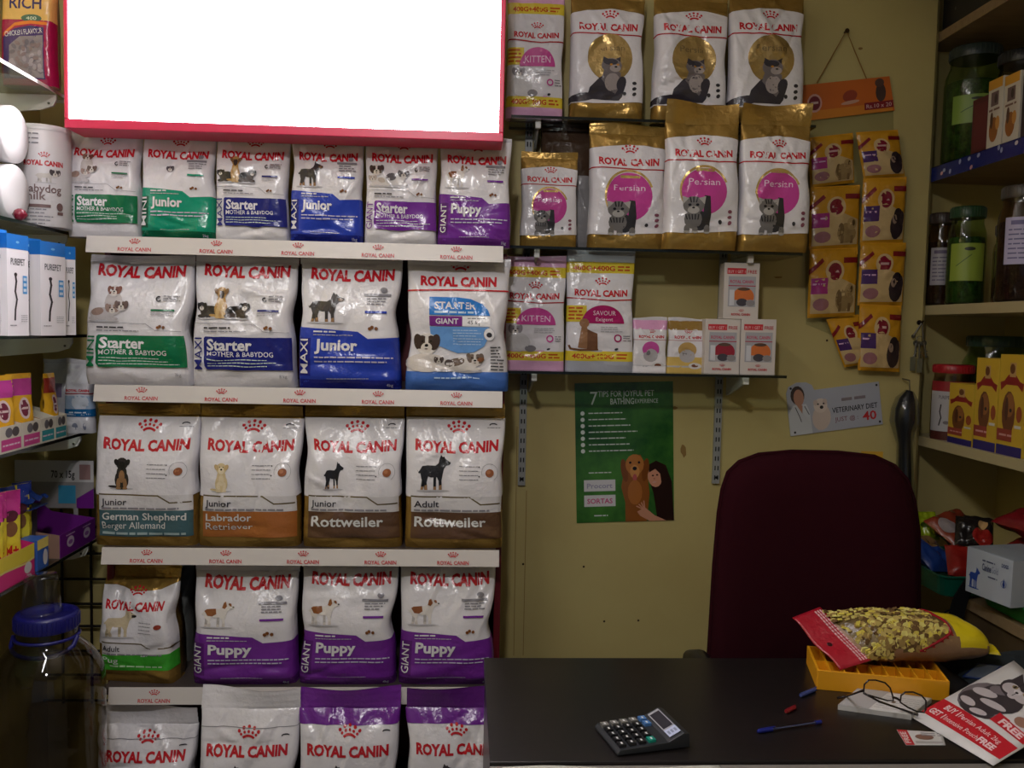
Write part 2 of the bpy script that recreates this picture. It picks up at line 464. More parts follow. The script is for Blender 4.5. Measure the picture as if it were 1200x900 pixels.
def fuzz_block(A, col, x0, x1, z, n, lh, rnd, h=None, F=F):
    for k in range(n): A.fuzz(F(col), x0, x0+(x1-x0)*rnd.uniform(.7, 1), z-k*lh, h or lh*.42, rnd)
def cat_sit(A, x, z, w, h, F=F):
    e = lambda c, cx, cz, rx, rz, rot=0: A.ell(F(c), x+cx*w, z+cz*h, rx*w, rz*h, rot)
    D, G, LG = (54, 50, 58), (108, 100, 102), (158, 148, 146)
    e(D, .12, .08, .3, .10, 8)
    A.poly(F(D), tf([(.18,.03),(.24,.3),(.42,.52),(.56,.62),(.86,.56),(.95,.4),(.88,.12),(.82,.03)], x, z, w, h))
    A.poly(F(G), tf([(.46,.5),(.52,.72),(.84,.66),(.86,.4),(.74,.18),(.62,.3)], x, z, w, h)); e(LG, .68, .44, .15, .2, -15); e(D, .86, .42, .09, .16, -20)
    e(G, .66, .80, .2, .17); A.poly(F(D), tf([(.48,.88),(.5,1.0),(.6,.94)], x, z, w, h)); A.poly(F(D), tf([(.74,.95),(.83,1.0),(.83,.88)], x, z, w, h))
    e(D, .64, .88, .14, .07); e(LG, .73, .74, .11, .08); e((176, 120, 40), .65, .82, .03, .022); e((176, 120, 40), .78, .82, .03, .022); e(BLACK, .74, .77, .03, .018)
def kitten(A, x, z, w, h, F=F):
    e = lambda c, cx, cz, rx, rz, rot=0: A.ell(F(c), x+cx*w, z+cz*h, rx*w, rz*h, rot)
    D, G, LG = (48, 46, 48), (110, 106, 104), (166, 162, 158)
    A.poly(F(D), tf([(.72,.2),(.76,.98),(.95,.96),(1.0,.5),(.96,.1)], x, z, w, h))
    e(D, .6, .32, .36, .26); e(G, .4, .36, .30, .25)
    for k in (.2, .48, .88): e(G, k, .1, .1, .12); e(LG, k, .03, .11, .035)
    e(G, .40, .72, .36, .23); A.poly(F(LG), tf([(.04,.74),(.02,.95),(.24,.9)], x, z, w, h)); A.poly(F(LG), tf([(.56,.9),(.8,.95),(.76,.74)], x, z, w, h))
    for k in (.28, .40, .52): A.line(F(D), [(x+k*w, z+.92*h), (x+(k*.7+.12)*w, z+.8*h)], w*.05)
    e(LG, .40, .60, .2, .10); e(BLACK, .40, .66, .05, .025); e(BLACK, .27, .73, .055, .035); e(BLACK, .53, .73, .055, .035)
    for k in range(5): A.line(F(D), [(x+(.14+k*.11)*w, z+.48*h), (x+(.2+k*.09)*w, z+.36*h)], w*.04)

# ---- fronts of the food bags; w, h are the bag's printed face
def a_starter(col, word, pups, boxz=(.135, .40), wt=None, lz=.885):
    def art(A, w, h, rnd):
        cm = F(col); W = F(WHITE)
        logo(A, .02*w, lz*h, .83*w, sag=.03)
        pups(A, w, h)
        A.ring(F(INK), .22*w, .70*h, .028*w, .028*w, .014*w, a0=60, a1=330, n=10)
        fuzz_block(A, GREY, .26*w, .42*w, .72*h, 3, .018*h, rnd); A.rect(cm, .16*w, .60*h, .38*w, .615*h)
        fuzz_block(A, LGREY, .16*w, .38*w, .585*h, 2, .016*h, rnd)
        kibble(A, .24*w, .47*h, .022*w)
        A.line(F(GREY), [(-.46*w, .505*h), (.12*w, .50*h), (.22*w, .445*h), (.46*w, .44*h)], .003*w+.0004)
        A.fuzz(F(INK), -.36*w, -.10*w, .462*h, .012*h, rnd); A.fuzz(F(GREY), -.36*w, .05*w, .437*h, .008*h, rnd)
        z0, z1 = boxz[0]*h, boxz[1]*h
        A.poly(cm, [(-.34*w, z1), (-.355*w, z1-.012*h), (-.355*w, z0+.03*h), (-.33*w, z0), (.475*w, z0), (.475*w, z1)])
        A.text(cm, word, -.375*w, z0, .072*w, w=(z1-z0)*.96, bold=.006, rot=90)
        A.text(W, 'Starter', -.325*w, z1-.105*h, .085*h, w=.43*w, bold=.03)
        A.text(W, 'MOTHER & BABYDOG', -.325*w, z1-.155*h, .038*h, w=.64*w, bold=.004)
        fuzz_block(A, (200, 214, 208), -.325*w, .43*w, z1-.185*h, 3, .024*h, rnd, h=.006*h)
        if wt: A.text(F(GREY), wt, .43*w, .085*h, .022*h, align='R')
    return art
def p_mini(A, w, h):
    A.ell(F((192, 184, 184)), -.20*w, .66*h, .09*w, .10*h); pup_lie(A, -.30*w, .52*h, .30*w, .17*h, (186, 180, 182), (150, 126, 116)); pup_head(A, -.20*w, .755*h, .06*w, (206, 200, 200), (118, 70, 60)); pup_head(A, -.12*w, .64*h, .055*w, (206, 200, 200), (104, 84, 80))
def p_shep(A, w, h):
    pup_lie(A, -.33*w, .545*h, .24*w, .16*h, (58, 52, 50), (40, 36, 36), True); dog_sit(A, -.29*w, .545*h, .17*w, .25*h, (176, 138, 84), (196, 164, 112), (60, 48, 42), (120, 86, 54))
    pup_lie(A, -.05*w, .545*h, .24*w, .16*h, (66, 54, 48), (36, 34, 34))
def p_giant(A, w, h):
    pup_head(A, -.33*w, .69*h, .085*w, (206, 200, 200), (70, 56, 54)); pup_lie(A, -.31*w, .54*h, .26*w, .13*h, (208, 202, 200), (180, 168, 160), True)
    pup_lie(A, -.06*w, .54*h, .34*w, .2*h, (204, 200, 200), (96, 92, 96))
def a_junior(col, dark, word, big, dog, wt='4kg', lz=.865):
    def art(A, w, h, rnd):
        cm = F(col); W = F(WHITE)
        A.poly(cm, [(-.5*w, 0), (.5*w, 0), (.5*w, .415*h), (.2*w, .40*h), (.10*w, .455*h), (-.5*w, .485*h)])
        A.rect(F(dark), -.5*w, 0, .5*w, .075*h)
        A.rect(F(dark), -.5*w, .10*h, -.365*w, .40*h)
        logo(A, .02*w, lz*h, .82*w, sag=.03)
        dog(A, w, h)
        fuzz_block(A, GREY, .18*w, .42*w, .735*h, 4, .022*h, rnd); A.rect(F(GREY), .15*w, .735*h, .42*w, .755*h); A.ell(F(GREY), .34*w, .785*h, .035*w, .02*h)
        A.rect(cm, .17*w, .60*h, .40*w, .618*h); kibble(A, .22*w, .48*h, .026*w)
        A.fuzz(W, -.34*w, -.12*w, .445*h, .012*h, rnd); A.fuzz(F(LGREY), -.34*w, .05*w, .422*h, .006*h, rnd)
        A.text(W, word, -.39*w, .12*h, .072*w, w=.27*h, bold=.006, rot=90)
        A.text(W, big, -.325*w, .305*h, .085*h, w=.42*w, bold=.035)
        for k in range(2): A.fuzz(F((196, 190, 214)), -.325*w, (.44-.06*k)*w, (.245-.03*k)*h, .010*h, rnd)
        A.fuzz(F(LGREY), -.2*w, .2*w, .085*h, .004*h, rnd)
        A.text(F((196, 196, 220)), wt, .43*w, .03*h, .024*h, align='R')
    return art
def d_shep(A, w, h): dog_stand(A, -.42*w, .52*h, .38*w, .24*h, (64, 60, 62), (146, 112, 80), (120, 92, 66))
def d_bern(A, w, h): dog_stand(A, -.42*w, .54*h, .34*w, .22*h, (214, 208, 204), (206, 198, 192), (214, 208, 204), patch=(136, 82, 46))
def d_small(A, w, h): pup_head(A, -.08*w, .665*h, .05*w, (120, 112, 118), (84, 76, 84))
def a_breed(col, top, name, dog, jr='Junior', alt=None, extra=None):
    def art(A, w, h, rnd):
        W = F(WHITE); G = M(GOLD, 'foil')
        A.poly(W, [(-.5*w, .40*h), (.5*w, .40*h), (.5*w, .985*h), (-.5*w, .985*h)])
        A.rect(F((206, 203, 206)), -.43*w, .285*h, .48*w, .405*h)
        A.line(M((128, 112, 78), 'foil'), [(-.43*w, .405*h), (.16*w, .40*h), (.27*w, .345*h), (.48*w, .35*h)], .011*h)
        A.rect(F(col), -.43*w, .085*h, .48*w, .285*h)
        logo(A, .02*w, .745*h, .84*w, sag=.03, hk=.142)
        A.ring(F(INK), .38*w, .935*h, .04*w, .014*h, .012*w, a0=0, a1=200, n=8); A.fuzz(F(GREY), .32*w, .45*w, .912*h, .005*h, rnd)
        dog(A, w, h)
        for k in range(4): A.fuzz(F(GREY), .05*w, .24*w, (.63-.032*k)*h, .005*h, rnd)
        A.ring(F(GREY), .36*w, .59*h, .085*w, .085*w, .003*w, n=18, a0=-60, a1=200); A.ell(F((146, 88, 58)), .36*w, .585*h, .045*w, .03*h, 15); A.ell(F((176, 116, 80)), .35*w, .592*h, .022*w, .014*h, 15)
        for k in (.63, .56): A.ell(F(INK), .25*w, k*h, .007*w, .007*w)
        A.text(F(INK), jr, -.40*w, .325*h, .048*h, w=.25*w, bold=.012)
        A.fuzz(F(GREY), -.40*w, .36*w, .295*h, .012*h, rnd)
        T = F((206, 206, 204))
        if alt:
            A.text(T, name, -.395*w, .212*h, .055*h, w=alt[1]*w, bold=.015); A.text(T, alt[0], -.395*w, .145*h, .052*h, w=alt[2]*w)
        else: A.text(T, name, -.395*w, .175*h, .075*h, w=.72*w, bold=.02)
        if extra: A.fuzz(F((150, 170, 172)), -.39*w, .42*w, .10*h, .016*h, rnd)
    return art
def a_persian(kind):
    def art(A, w, h, rnd):
        W = F(WHITE); G = M(GOLD, 'foil'); zt = .90
        A.poly(W, [(-.5*w, .13*h), (-.2*w, .125*h), (.5*w, .15*h), (.5*w, (zt-.03)*h), (.2*w, zt*h), (0, (zt+.005)*h), (-.3*w, (zt-.015)*h), (-.5*w, (zt-.03)*h)])
        logo(A, .0, .725*h, .80*w, sag=.02, hk=.13)
        A.line(F((168, 28, 40)), [(-.5*w, .695*h), (-.1*w, .692*h), (.2*w, .685*h), (.5*w, .69*h)], .011*h)
        if kind == 'adult':
            A.ell(M((176, 148, 92), 'foil'), .02*w, .50*h, .31*w, .31*w*1.0, n=30)
            A.text(F((92, 78, 50)), 'Persian', .02*w, .555*h, .05*h, w=.40*w, align='C')
            cat_sit(A, -.42*w, .145*h, .70*w, .36*h)
        else:
            A.ring(M((214, 180, 110), 'foil'), .0*w, .46*h, .33*w, .33*w, .03*w, n=30, a0=20, a1=250)
            A.ell(F((192, 66, 148)), .0, .45*h, .305*w, .305*w, n=30)
            A.rect(M((206, 176, 108), 'foil'), -.12*w, .605*h, .14*w, .63*h)
            A.text(F((232, 206, 226)), 'Persian', .0, .50*h, .05*h, w=.42*w, align='C')
            kitten(A, -.30*w, .125*h, .40*w, .30*h)
        for k in range(3): A.ell(F((130, 74, 92) if kind != 'adult' else INK), .36*w, (.30-.045*k)*h, .03*w, .014*h, 20*k)
        A.ell(F(INK), .23*w, .215*h, .024*w, .016*h)
    return art
def a_promo(kind):
    def art(A, w, h, rnd):
        pk, cc = ((222, 170, 206), (200, 70, 150)) if kind == 'kitten' else ((176, 178, 190), CRIM)
        A.rect(F(pk), -.5*w, 0, .5*w, 1*h); A.rect(F(WHITE), -.5*w, .17*h, .5*w, .87*h)
        Y = F((220, 196, 60))
        A.rect(Y, -.5*w, .085*h, .5*w, .17*h); A.rect(Y, -.5*w, .84*h, .5*w, .935*h)
        for z in (.107, .862):
            A.text(F((190, 66, 30)), '400G+400G', -.42*w, z*h, .04*h, w=.62*w, bold=.03)
            fuzz_block(A, (190, 80, 30), .24*w, .44*w, (z+.028)*h, 2, .028*h, rnd, h=.014*h)
        logo(A, .0, .645*h, .80*w, sag=.02, hk=.13)
        A.line(F((168, 28, 40)), [(-.5*w, .625*h), (-.2*w, .615*h), (.1*w, .605*h), (.5*w, .617*h)], .011*h)
        A.rect(Y, -.5*w, .42*h, -.22*w, .56*h); fuzz_block(A, (190, 90, 30), -.48*w, -.25*w, .53*h, 4, .03*h, rnd, h=.016*h)
        A.ell(F(cc), .03*w, .41*h, .32*w, .155*h, n=28, a0=0, a1=180)
        if kind == 'kitten':
            A.text(F((240, 206, 232)), 'KITTEN', .03*w, .44*h, .055*h, w=.46*w, align='C')
            pup_head(A, -.30*w, .36*h, .10*w, (206, 204, 206), (150, 144, 150)); A.ell(F((206, 204, 206)), -.25*w, .25*h, .2*w, .085*h); A.ell(F((130, 126, 130)), -.05*w, .195*h, .09*w, .03*h)
        else:
            A.text(F((240, 206, 226)), 'SAVOUR', .05*w, .48*h, .038*h, w=.34*w, align='C'); A.text(F((240, 206, 226)), 'Exigent', .05*w, .43*h, .032*h, w=.26*w, align='C')
            cb = F((150, 108, 74)); cd = F((112, 74, 48))
            A.poly(cb, [(-.34*w, .20*h), (-.28*w, .42*h), (-.24*w, .44*h), (-.2*w, .36*h), (-.05*w, .32*h), (-.04*w, .18*h)]); A.ell(cb, -.25*w, .41*h, .075*w, .04*h); A.poly(cd, [(-.2*w, .36*h), (-.05*w, .32*h), (-.04*w, .18*h), (-.2*w, .19*h)])
            A.line(cd, [(-.04*w, .185*h), (-.3*w, .18*h), (-.44*w, .19*h), (-.46*w, .215*h)], .016*h)
        A.ring(F(cc), .26*w, .285*h, .06*w, .06*w, .022*w, n=14); fuzz_block(A, GREY, .34*w, .46*w, .30*h, 3, .02*h, rnd); A.ell(F(INK), .24*w, .19*h, .03*w, .01*h, 20)
        fuzz_block(A, LGREY, .0, .34*w, .375*h, 3, .018*h, rnd)
    return art
def a_newgiant(A, w, h, rnd):
    W = F(WHITE); rm = F(RED)
    A.poly(F((70, 112, 190)), [(-.5*w, 0), (.5*w, 0), (.5*w, .155*h), (-.5*w, .15*h)])
    logo(A, 0, .835*h, .74*w, sag=.01, hk=.14)
    A.line(rm, [(-.5*w, .79*h), (0, .80*h), (.5*w, .80*h)], .012*h)
    B1, B2 = F((36, 118, 200)), F((104, 154, 216))
    A.poly(B1, [(-.28*w, .60*h), (.32*w, .60*h), (.30*w, .64*h), (.24*w, .69*h), (.12*w, .73*h), (-.02*w, .74*h), (-.28*w, .74*h)])
    A.text(W, 'STARTER', -.23*w, .65*h, .052*h, w=.40*w, bold=.03); A.fuzz(F((190, 214, 236)), -.23*w, .15*w, .615*h, .016*h, rnd)
    A.rect(F((120, 44, 132)), -.28*w, .515*h, .04*w, .592*h); A.text(W, 'GIANT', -.22*w, .532*h, .042*h, w=.22*w, bold=.02)
    A.rect(F((236, 234, 238)), .04*w, .515*h, .33*w, .592*h); A.text(F(INK), '45 kg', .09*w, .53*h, .03*h, w=.13*w); A.fuzz(F(GREY), .09*w, .27*w, .572*h, .008*h, rnd)
    A.poly(B2, [(-.28*w, .51*h), (.32*w, .51*h), (.31*w, .43*h), (.26*w, .36*h), (.16*w, .31*h), (.0, .30*h), (-.2*w, .36*h), (-.27*w, .44*h)])
    fuzz_block(A, (180, 204, 232), -.05*w, .26*w, .48*h, 6, .022*h, rnd, h=.006*h)
    A.ell(F((236, 234, 238)), .32*w, .455*h, .058*w, .058*w); A.ell(F(INK), .32*w, .45*h, .03*w, .02*h); A.ring(F(GREY), .32*w, .455*h, .06*w, .06*w, .003*w)
    A.ell(F((206, 198, 192)), -.30*w, .22*h, .2*w, .075*h); pup_head(A, -.31*w, .37*h, .115*w, (220, 214, 210), (66, 52, 48)); pup_lie(A, .06*w, .16*h, .36*w, .17*h, (216, 210, 206), (110, 94, 84))
    pup_lie(A, -.12*w, .16*h, .2*w, .15*h, (214, 208, 206), (84, 72, 68), True)
    A.ell(F((130, 86, 60)), .22*w, .255*h, .035*w, .016*h, 10); fuzz_block(A, INK, .32*w, .45*w, .35*h, 8, .026*h, rnd, h=.01*h)
    A.fuzz(F((180, 206, 236)), -.22*w, .22*w, .10*h, .01*h, rnd)
def a_plain(col=None, purple=None):
    def art(A, w, h, rnd):
        if purple: A.rect(F(PURP), -.5*w, purple*h, .5*w, 1.0*h)
        logo(A, .0, .70*h, .82*w, sag=.01, hk=.14)
        A.ring(F(INK), .38*w, (.86 if purple else .83)*h, .04*w, .012*h, .012*w, a0=0, a1=200, n=8)
        if not purple: A.line(F(GREY), [(-.5*w, .885*h), (.5*w, .885*h)], .0014)
        dog_stand(A, -.36*w, .42*h, .36*w, .22*h, (70, 66, 70), (150, 120, 92))
    return art

# ------------------------------------------------------------------ a filled food bag
def make_bag(name, label, group, px, pytop, Y, zb, art, base=WHITE, T=.10, seed=1, seal=.02, sealm=None, lean=0.0, amp=1.0, cat='pet food bag', rotz=0.0, nu=34, nv=44, basem=None, side=None, sq=5.0, pyref=None):
    """px = (left, right) seen at distance Y, standing on height zb"""
    rnd = random.Random(seed)
    pym = pyref or (pytop + 60)
    a, b = atY(px[0], pym, Y), atY(px[1], pym, Y)
    w = b.x - a.x; cx = (a.x + b.x)/2
    H = atY((px[0]+px[1])/2, pytop, Y).z - zb
    h = H - seal
    bm_ = basem or M(base, 'film')
    cr = []
    for k in range(24):
        cxx, cz = rnd.uniform(-.5, .5)*w, rnd.choice([rnd.uniform(.0, .25), rnd.uniform(.3, 1), rnd.uniform(.7, 1)])*h
        ang = rnd.choice([rnd.uniform(50, 75), rnd.uniform(-75, -50), rnd.uniform(-30, 30)]) if cz > .3*h else rnd.uniform(-25, 25)
        cr.append((cxx, cz, math.cos(R(ang)), math.sin(R(ang)), rnd.uniform(.10, .3)*h, rnd.uniform(.026, .065)*w, rnd.choice([-1, 1])*rnd.uniform(.006, .019)*w*amp))
    dent = (rnd.uniform(.01, .055)*min(amp, 1.2), rnd.uniform(.0, .03)*min(amp, 1.2), rnd.uniform(.45, .7), rnd.uniform(.4, .75))
    so = Vector((seed*3.1, seed*1.7, 0))
    def thick(v):
        if v < .12: return .72 + .28*math.sin(v/.12*PI/2)
        if v > .5: return .10 + .90*math.cos((v-.5)/.5*PI/2)**.9
        return 1.0
    def S(x, z, off=0):
        v = min(max(z/h, 0), 1); u = max(-1, min(1, 2*x/w))
        pr = max(0.0, 1-abs(u)**sq)**(1/sq)
        y = -T/2*pr*thick(v)
        fade = (1-u**8)*min(1, v*12)
        s = .045*w*amp*noise.noise(Vector((x/w*2.2, z/w*2.2, 0))+so)
        for (ax, az, c, q, L, sg, am) in cr:
            t = (x-ax)*c + (z-az)*q; d = -(x-ax)*q + (z-az)*c
            s += am*math.exp(-(d/sg)**2 - (t/L)**2)
        y -= s*fade*(.35+.65*pr)
        xx = x*(1 - .03*math.sin(PI*v) + .028*noise.noise(Vector((seed, v*3.2, u*.6)))) + lean*w*v
        side_ = 1 if u > 0 else -1
        xx -= side_*w*dent[0 if u > 0 else 1]*abs(u)**3*math.exp(-((v-dent[2 if u > 0 else 3])/.13)**2)
        return Vector((xx, y - off, z))
    def N(x, z):
        e = w*.006
        x0, x1 = max(-w/2, x-e), min(w/2, x+e)
        n = (S(x1, z)-S(x0, z)).cross(S(x, min(h, z+e))-S(x, max(0, z-e)))
        return n.normalized() if n.length > 0 else Vector((0, -1, 0))
    def fn(x, z, off):
        p = S(x, z); n = N(x, z); return p + n*off, n
    us = [-w/2*math.cos(PI*i/nu)*1.0 for i in range(nu+1)]
    us = [.45*u + .55*(-w/2 + w*i/nu) for i, u in enumerate(us)]
    vs_ = [h*j/nv for j in range(nv+1)]
    mb = MB()
    P = [S(x, z) for z in vs_ for x in us]; Nn = [N(x, z) for z in vs_ for x in us]; W1 = nu+1
    mb.add(P, [(j*W1+i, j*W1+i+1, (j+1)*W1+i+1, (j+1)*W1+i) for j in range(nv) for i in range(nu)], bm_, normals=Nn, smooth=True)
    def B(x, z):
        p = S(x, z); v = z/h; u = max(-1, min(1, 2*x/w)); pr = max(0.0, 1-abs(u)**sq)**(1/sq)
        return Vector((p.x, T/2*pr*thick(v), z))
    us2 = us[::2]; vs2 = vs_[::3] + ([vs_[-1]] if (nv % 3) else []); W2 = len(us2)
    mb.add([B(x, z) for z in vs2 for x in us2], [(j*W2+i+1, j*W2+i, (j+1)*W2+i, (j+1)*W2+i+1) for j in range(len(vs2)-1) for i in range(W2-1)], bm_, smooth=True)
    bot = [S(x, 0) for x in us] + [B(x, 0) for x in reversed(us)]
    mb.add(bot, [tuple(reversed(range(len(bot))))], bm_)
    A = Art(); art(A, w, h, rnd)
    lay(mb, A, fn, us[1:-1], vs_[1:-1], bounds=(-w/2, 0, w/2, h), base=.0013)
    o = mb.build(name, loc=(cx, Y + T/2*.0, zb), rotz=rotz)
    tag(o, label, cat, group)
    sb = MB(); ym = (S(0, h).y + B(0, h).y)/2
    def sf(dy):
        def f(i, j):
            x = -w/2 + w*i; z = h - .004 + (seal+.004)*j
            t = (1-j)*abs(S(x, h).y)*.8 + j*.0012
            return Vector((x*(1-.0) + lean*w, dy*t - .35*j*seal*math.sin(i*5+seed) + .0016*math.sin(j*22), z + .003*math.sin(i*4+seed*2)*j))
        return f
    sb.grid(sf(-1), 14, 8, sealm or bm_); k = len(sb.v); sb.grid(sf(1), 14, 8, sealm or bm_)
    nf = 14*8; sb.f[nf:] = [tuple(reversed(f)) for f in sb.f[nf:]]
    sb.build('top_seal', parent=o)
    return o

# ------------------------------------------------------------------ display rack
RZ = [1.712, 1.337, .918, .549, .17]
YS = 2.27
maroon = M((96, 20, 30), 'paint'); stripm = M((206, 200, 196), 'plastic'); redp = M(RED, 'plastic')
rk = empty('display_rack', (0, 0, 0), 'dark red metal display rack with white logo strips, standing left of the desk', 'display rack')
for x in (-.935, .098):
    mb = MB(); mb.span((x-.009, YS+.088, 0), (x+.009, YB-.02, 1.70), maroon); mb.build('side_panel', rk, bevel=.002)
mb = MB(); mb.span((-.926, YB-.035, 0), (.089, YB-.02, 1.70), maroon); mb.build('back_panel', rk)
rows = [(100, 590, 285, [157, 253, 349, 443, 535]), (109, 589, 460, [165, 259, 351, 443, 535]), (118, 585, 651, [171, 264, 355, 446, 531]), (126, 583, 812, [180, 268, 366, 450, 545]), None]
for z, rw in zip(RZ, rows):
    mb = MB(); mb.span((-.926, YS+.012, z-.02), (.089, YB-.036, z), M((70, 62, 60), 'paint'))
    sh = mb.build('shelf', rk, bevel=.001)
    if not rw: continue
    xa, xb = atY(rw[0], rw[2], YS).x, atY(rw[1], rw[2], YS).x
    hh = .041
    mb = MB()
    mb.add([(xa, YS, z-hh), (xb, YS, z-hh), (xb, YS+.009, z+.001), (xa, YS+.009, z+.001), (xa, YS+.0115, z-hh), (xb, YS+.0115, z-hh), (xb, YS+.0115, z+.001), (xa, YS+.0115, z+.001)],
           [(0, 1, 2, 3), (5, 4, 7, 6), (0, 4, 5, 1), (3, 2, 6, 7), (0, 3, 7, 4), (1, 5, 6, 2)], stripm)
    A = Art()
    for p in rw[3]:
        x = atY(p, rw[2], YS).x
        A.text(redp, 'ROYAL CANIN', x, .005, .0095, w=.082, bold=.02, align='C'); crown(A, redp, x, .0238, .027)
    lay(mb, A, plane_fn((0, YS, z-hh), (1, 0, 0), (0, .009, hh+.001)))
    mb.build('label_strip', sh)

g1 = 'food bags on the top rack shelf'
r1 = dict(Y=2.335, zb=RZ[0], T=.085, seal=.012)
yt = 160
make_bag('pet_food_bag', 'small white dog food bag with dark green box, far left of top rack row', g1, (84, 168), 153, art=a_starter(GREEN, 'MINI', p_mini, lz=.775), seed=1, pyref=215, **r1)
make_bag('pet_food_bag', 'small dog food bag with a bright teal green lower half, top rack row', g1, (169, 254), 155, art=a_junior(TEAL, (10, 92, 62), 'MINI', 'Junior', d_small, '2kg', lz=.775), seed=2, pyref=215, **r1)
make_bag('pet_food_bag', 'small white dog food bag with navy box and shepherd puppies, top rack row', g1, (255, 341), 156, art=a_starter(NAVY, 'MAXI', p_shep, lz=.775), seed=3, pyref=215, **r1)
make_bag('pet_food_bag', 'small dog food bag with solid blue lower half and a standing shepherd, top rack row', g1, (342, 427), 157, art=a_junior(BLUE, (22, 34, 126), 'MAXI', 'Junior', d_shep, '1kg', lz=.775), seed=4, pyref=215, **r1)
make_bag('pet_food_bag', 'small white dog food bag with a purple box above a white base, top rack row', g1, (428, 513), 159, art=a_starter(PURP, 'GIANT', p_giant, lz=.775), seed=5, pyref=215, **r1)
make_bag('pet_food_bag', 'small dog food bag with solid purple lower half, right end of top row', g1, (514, 599), 161, art=a_junior(PURP, DPURP, 'GIANT', 'Puppy', d_bern, '1kg', lz=.775), seed=6, pyref=215, **r1)

g2 = 'food bags on the second rack shelf'
r2 = dict(Y=2.345, zb=RZ[1], T=.13, seal=.02)
make_bag('pet_food_bag', 'large white dog food bag with dark green box, left on the second rack shelf', g2, (107, 229), 299, art=a_starter(GREEN, 'MINI', p_mini, (.15, .405), '3kg'), seed=11, pyref=380, **r2)
make_bag('pet_food_bag', 'large white dog food bag with a navy box and three shepherd puppies, second rack shelf', g2, (230, 350), 299, art=a_starter(NAVY, 'MAXI', p_shep, (.14, .40), '8 kg'), seed=12, pyref=380, **r2)
make_bag('pet_food_bag', 'large dog food bag with solid blue lower half and a standing shepherd, second rack shelf', g2, (352, 471), 300, art=a_junior(BLUE, (26, 34, 130), 'MAXI', 'Junior', d_shep), seed=13, pyref=380, **r2)
make_bag('pet_food_bag', 'large white bag with light blue rounded panel and blue base, second rack shelf', g2, (477, 597), 303, art=a_newgiant, seed=14, pyref=380, **r2)

g3 = 'breed food bags on the third rack shelf'
r3 = dict(Y=2.35, zb=RZ[2], T=.13, seal=.03, basem=M(GOLD, 'foil'))
def dg(A, w, h): dog_sit(A, -.30*w, .445*h, .20*w, .24*h, (48, 44, 44), (150, 112, 78), (30, 28, 30), (34, 32, 34))
def dl(A, w, h): dog_sit(A, -.33*w, .435*h, .17*w, .22*h, (206, 186, 146), (216, 200, 168), (220, 206, 178), (192, 166, 120))
def dj(A, w, h): dog_stand(A, -.29*w, .455*h, .21*w, .21*h, (36, 36, 42), (150, 116, 84))
def da(A, w, h): dog_stand(A, -.38*w, .45*h, .34*w, .27*h, (34, 33, 36), (156, 122, 88))
make_bag('pet_food_bag', 'gold edged bag with a slate blue band and sitting shepherd puppy, third rack shelf', g3, (117, 236), 472, art=a_breed(SLATE, 1, 'German Shepherd', dg, alt=('Berger Allemand', .82, .62), extra=1), seed=21, pyref=560, **r3)
make_bag('pet_food_bag', 'gold edged bag with an orange brown band and pale golden puppy, third rack shelf', g3, (236, 355), 474, art=a_breed(TAN, 1, 'Labrador', dl, alt=('Retriever', .45, .46)), seed=22, pyref=560, **r3)
make_bag('pet_food_bag', 'gold edged bag with a dark brown band and small black puppy, third rack shelf', g3, (357, 473), 474, art=a_breed(BRONZE, 1, 'Rottweiler', dj), seed=23, pyref=560, **r3)
make_bag('pet_food_bag', 'gold edged bag with dark brown band and tall black dog, third rack shelf', g3, (475, 590), 474, art=a_breed(BRONZE, 1, 'Rottweiler', da, 'Adult'), seed=24, pyref=560, **r3)

g4 = 'food bags on the fourth rack shelf'
r4 = dict(Y=2.35, zb=RZ[3], T=.13, seal=.03)
def dp(A, w, h): dog_stand(A, -.42*w, .46*h, .46*w, .26*h, (196, 180, 150), (200, 186, 160), (40, 36, 36))
def a_pug(A, w, h, rnd):
    W = F(WHITE)
    A.poly(W, [(-.5*w, .39*h), (.5*w, .37*h), (.5*w, .97*h), (.3*w, .9*h), (0, .88*h), (-.3*w, .93*h), (-.5*w, .92*h)]); A.rect(F((206, 203, 206)), -.42*w, .28*h, .5*w, .40*h)
    A.line(M((128, 112, 78), 'foil'), [(-.42*w, .405*h), (.12*w, .40*h), (.25*w, .35*h), (.5*w, .37*h)], .012*h)
    A.poly(F((60, 156, 48)), [(-.42*w, .135*h), (.5*w, .15*h), (.5*w, .31*h), (-.42*w, .28*h)])
    logo(A, .0, .72*h, .80*w, sag=.03, hk=.15); dp(A, w, h)
    for k in range(4): A.fuzz(F(GREY), .08*w, .26*w, (.60-.032*k)*h, .005*h, rnd)
    A.ell(F((146, 62, 48)), .36*w, .575*h, .055*w, .022*h, 10)
    A.text(F(INK), 'Adult', -.40*w, .325*h, .05*h, w=.24*w, bold=.012); A.fuzz(F(GREY), -.40*w, .4*w, .293*h, .012*h, rnd)
    A.text(F((206, 214, 204)), 'Pug', -.40*w, .215*h, .05*h, w=.22*w); A.fuzz(F((170, 206, 160)), -.3*w, .4*w, .175*h, .016*h, rnd)
make_bag('pet_food_bag', 'small gold topped bag with a bright green band, leaning at left of fourth rack shelf', g4, (123, 214), 662, art=a_pug, seed=31, pyref=730, Y=2.36, zb=RZ[3], T=.12, seal=.03, basem=M(GOLD, 'foil'), amp=1.4, sq=7, rotz=R(-8))
make_bag('pet_food_bag', 'large purple and white puppy food bag beside the green banded bag, fourth rack shelf', g4, (230, 351), 655, art=a_junior(PURP, DPURP, 'GIANT', 'Puppy', d_bern), seed=32, pyref=730, **r4)
make_bag('pet_food_bag', 'purple and white puppy food bag in the middle of the three on fourth rack shelf', g4, (354, 466), 650, art=a_junior(PURP, DPURP, 'GIANT', 'Puppy', d_bern), seed=33, pyref=730, **r4)
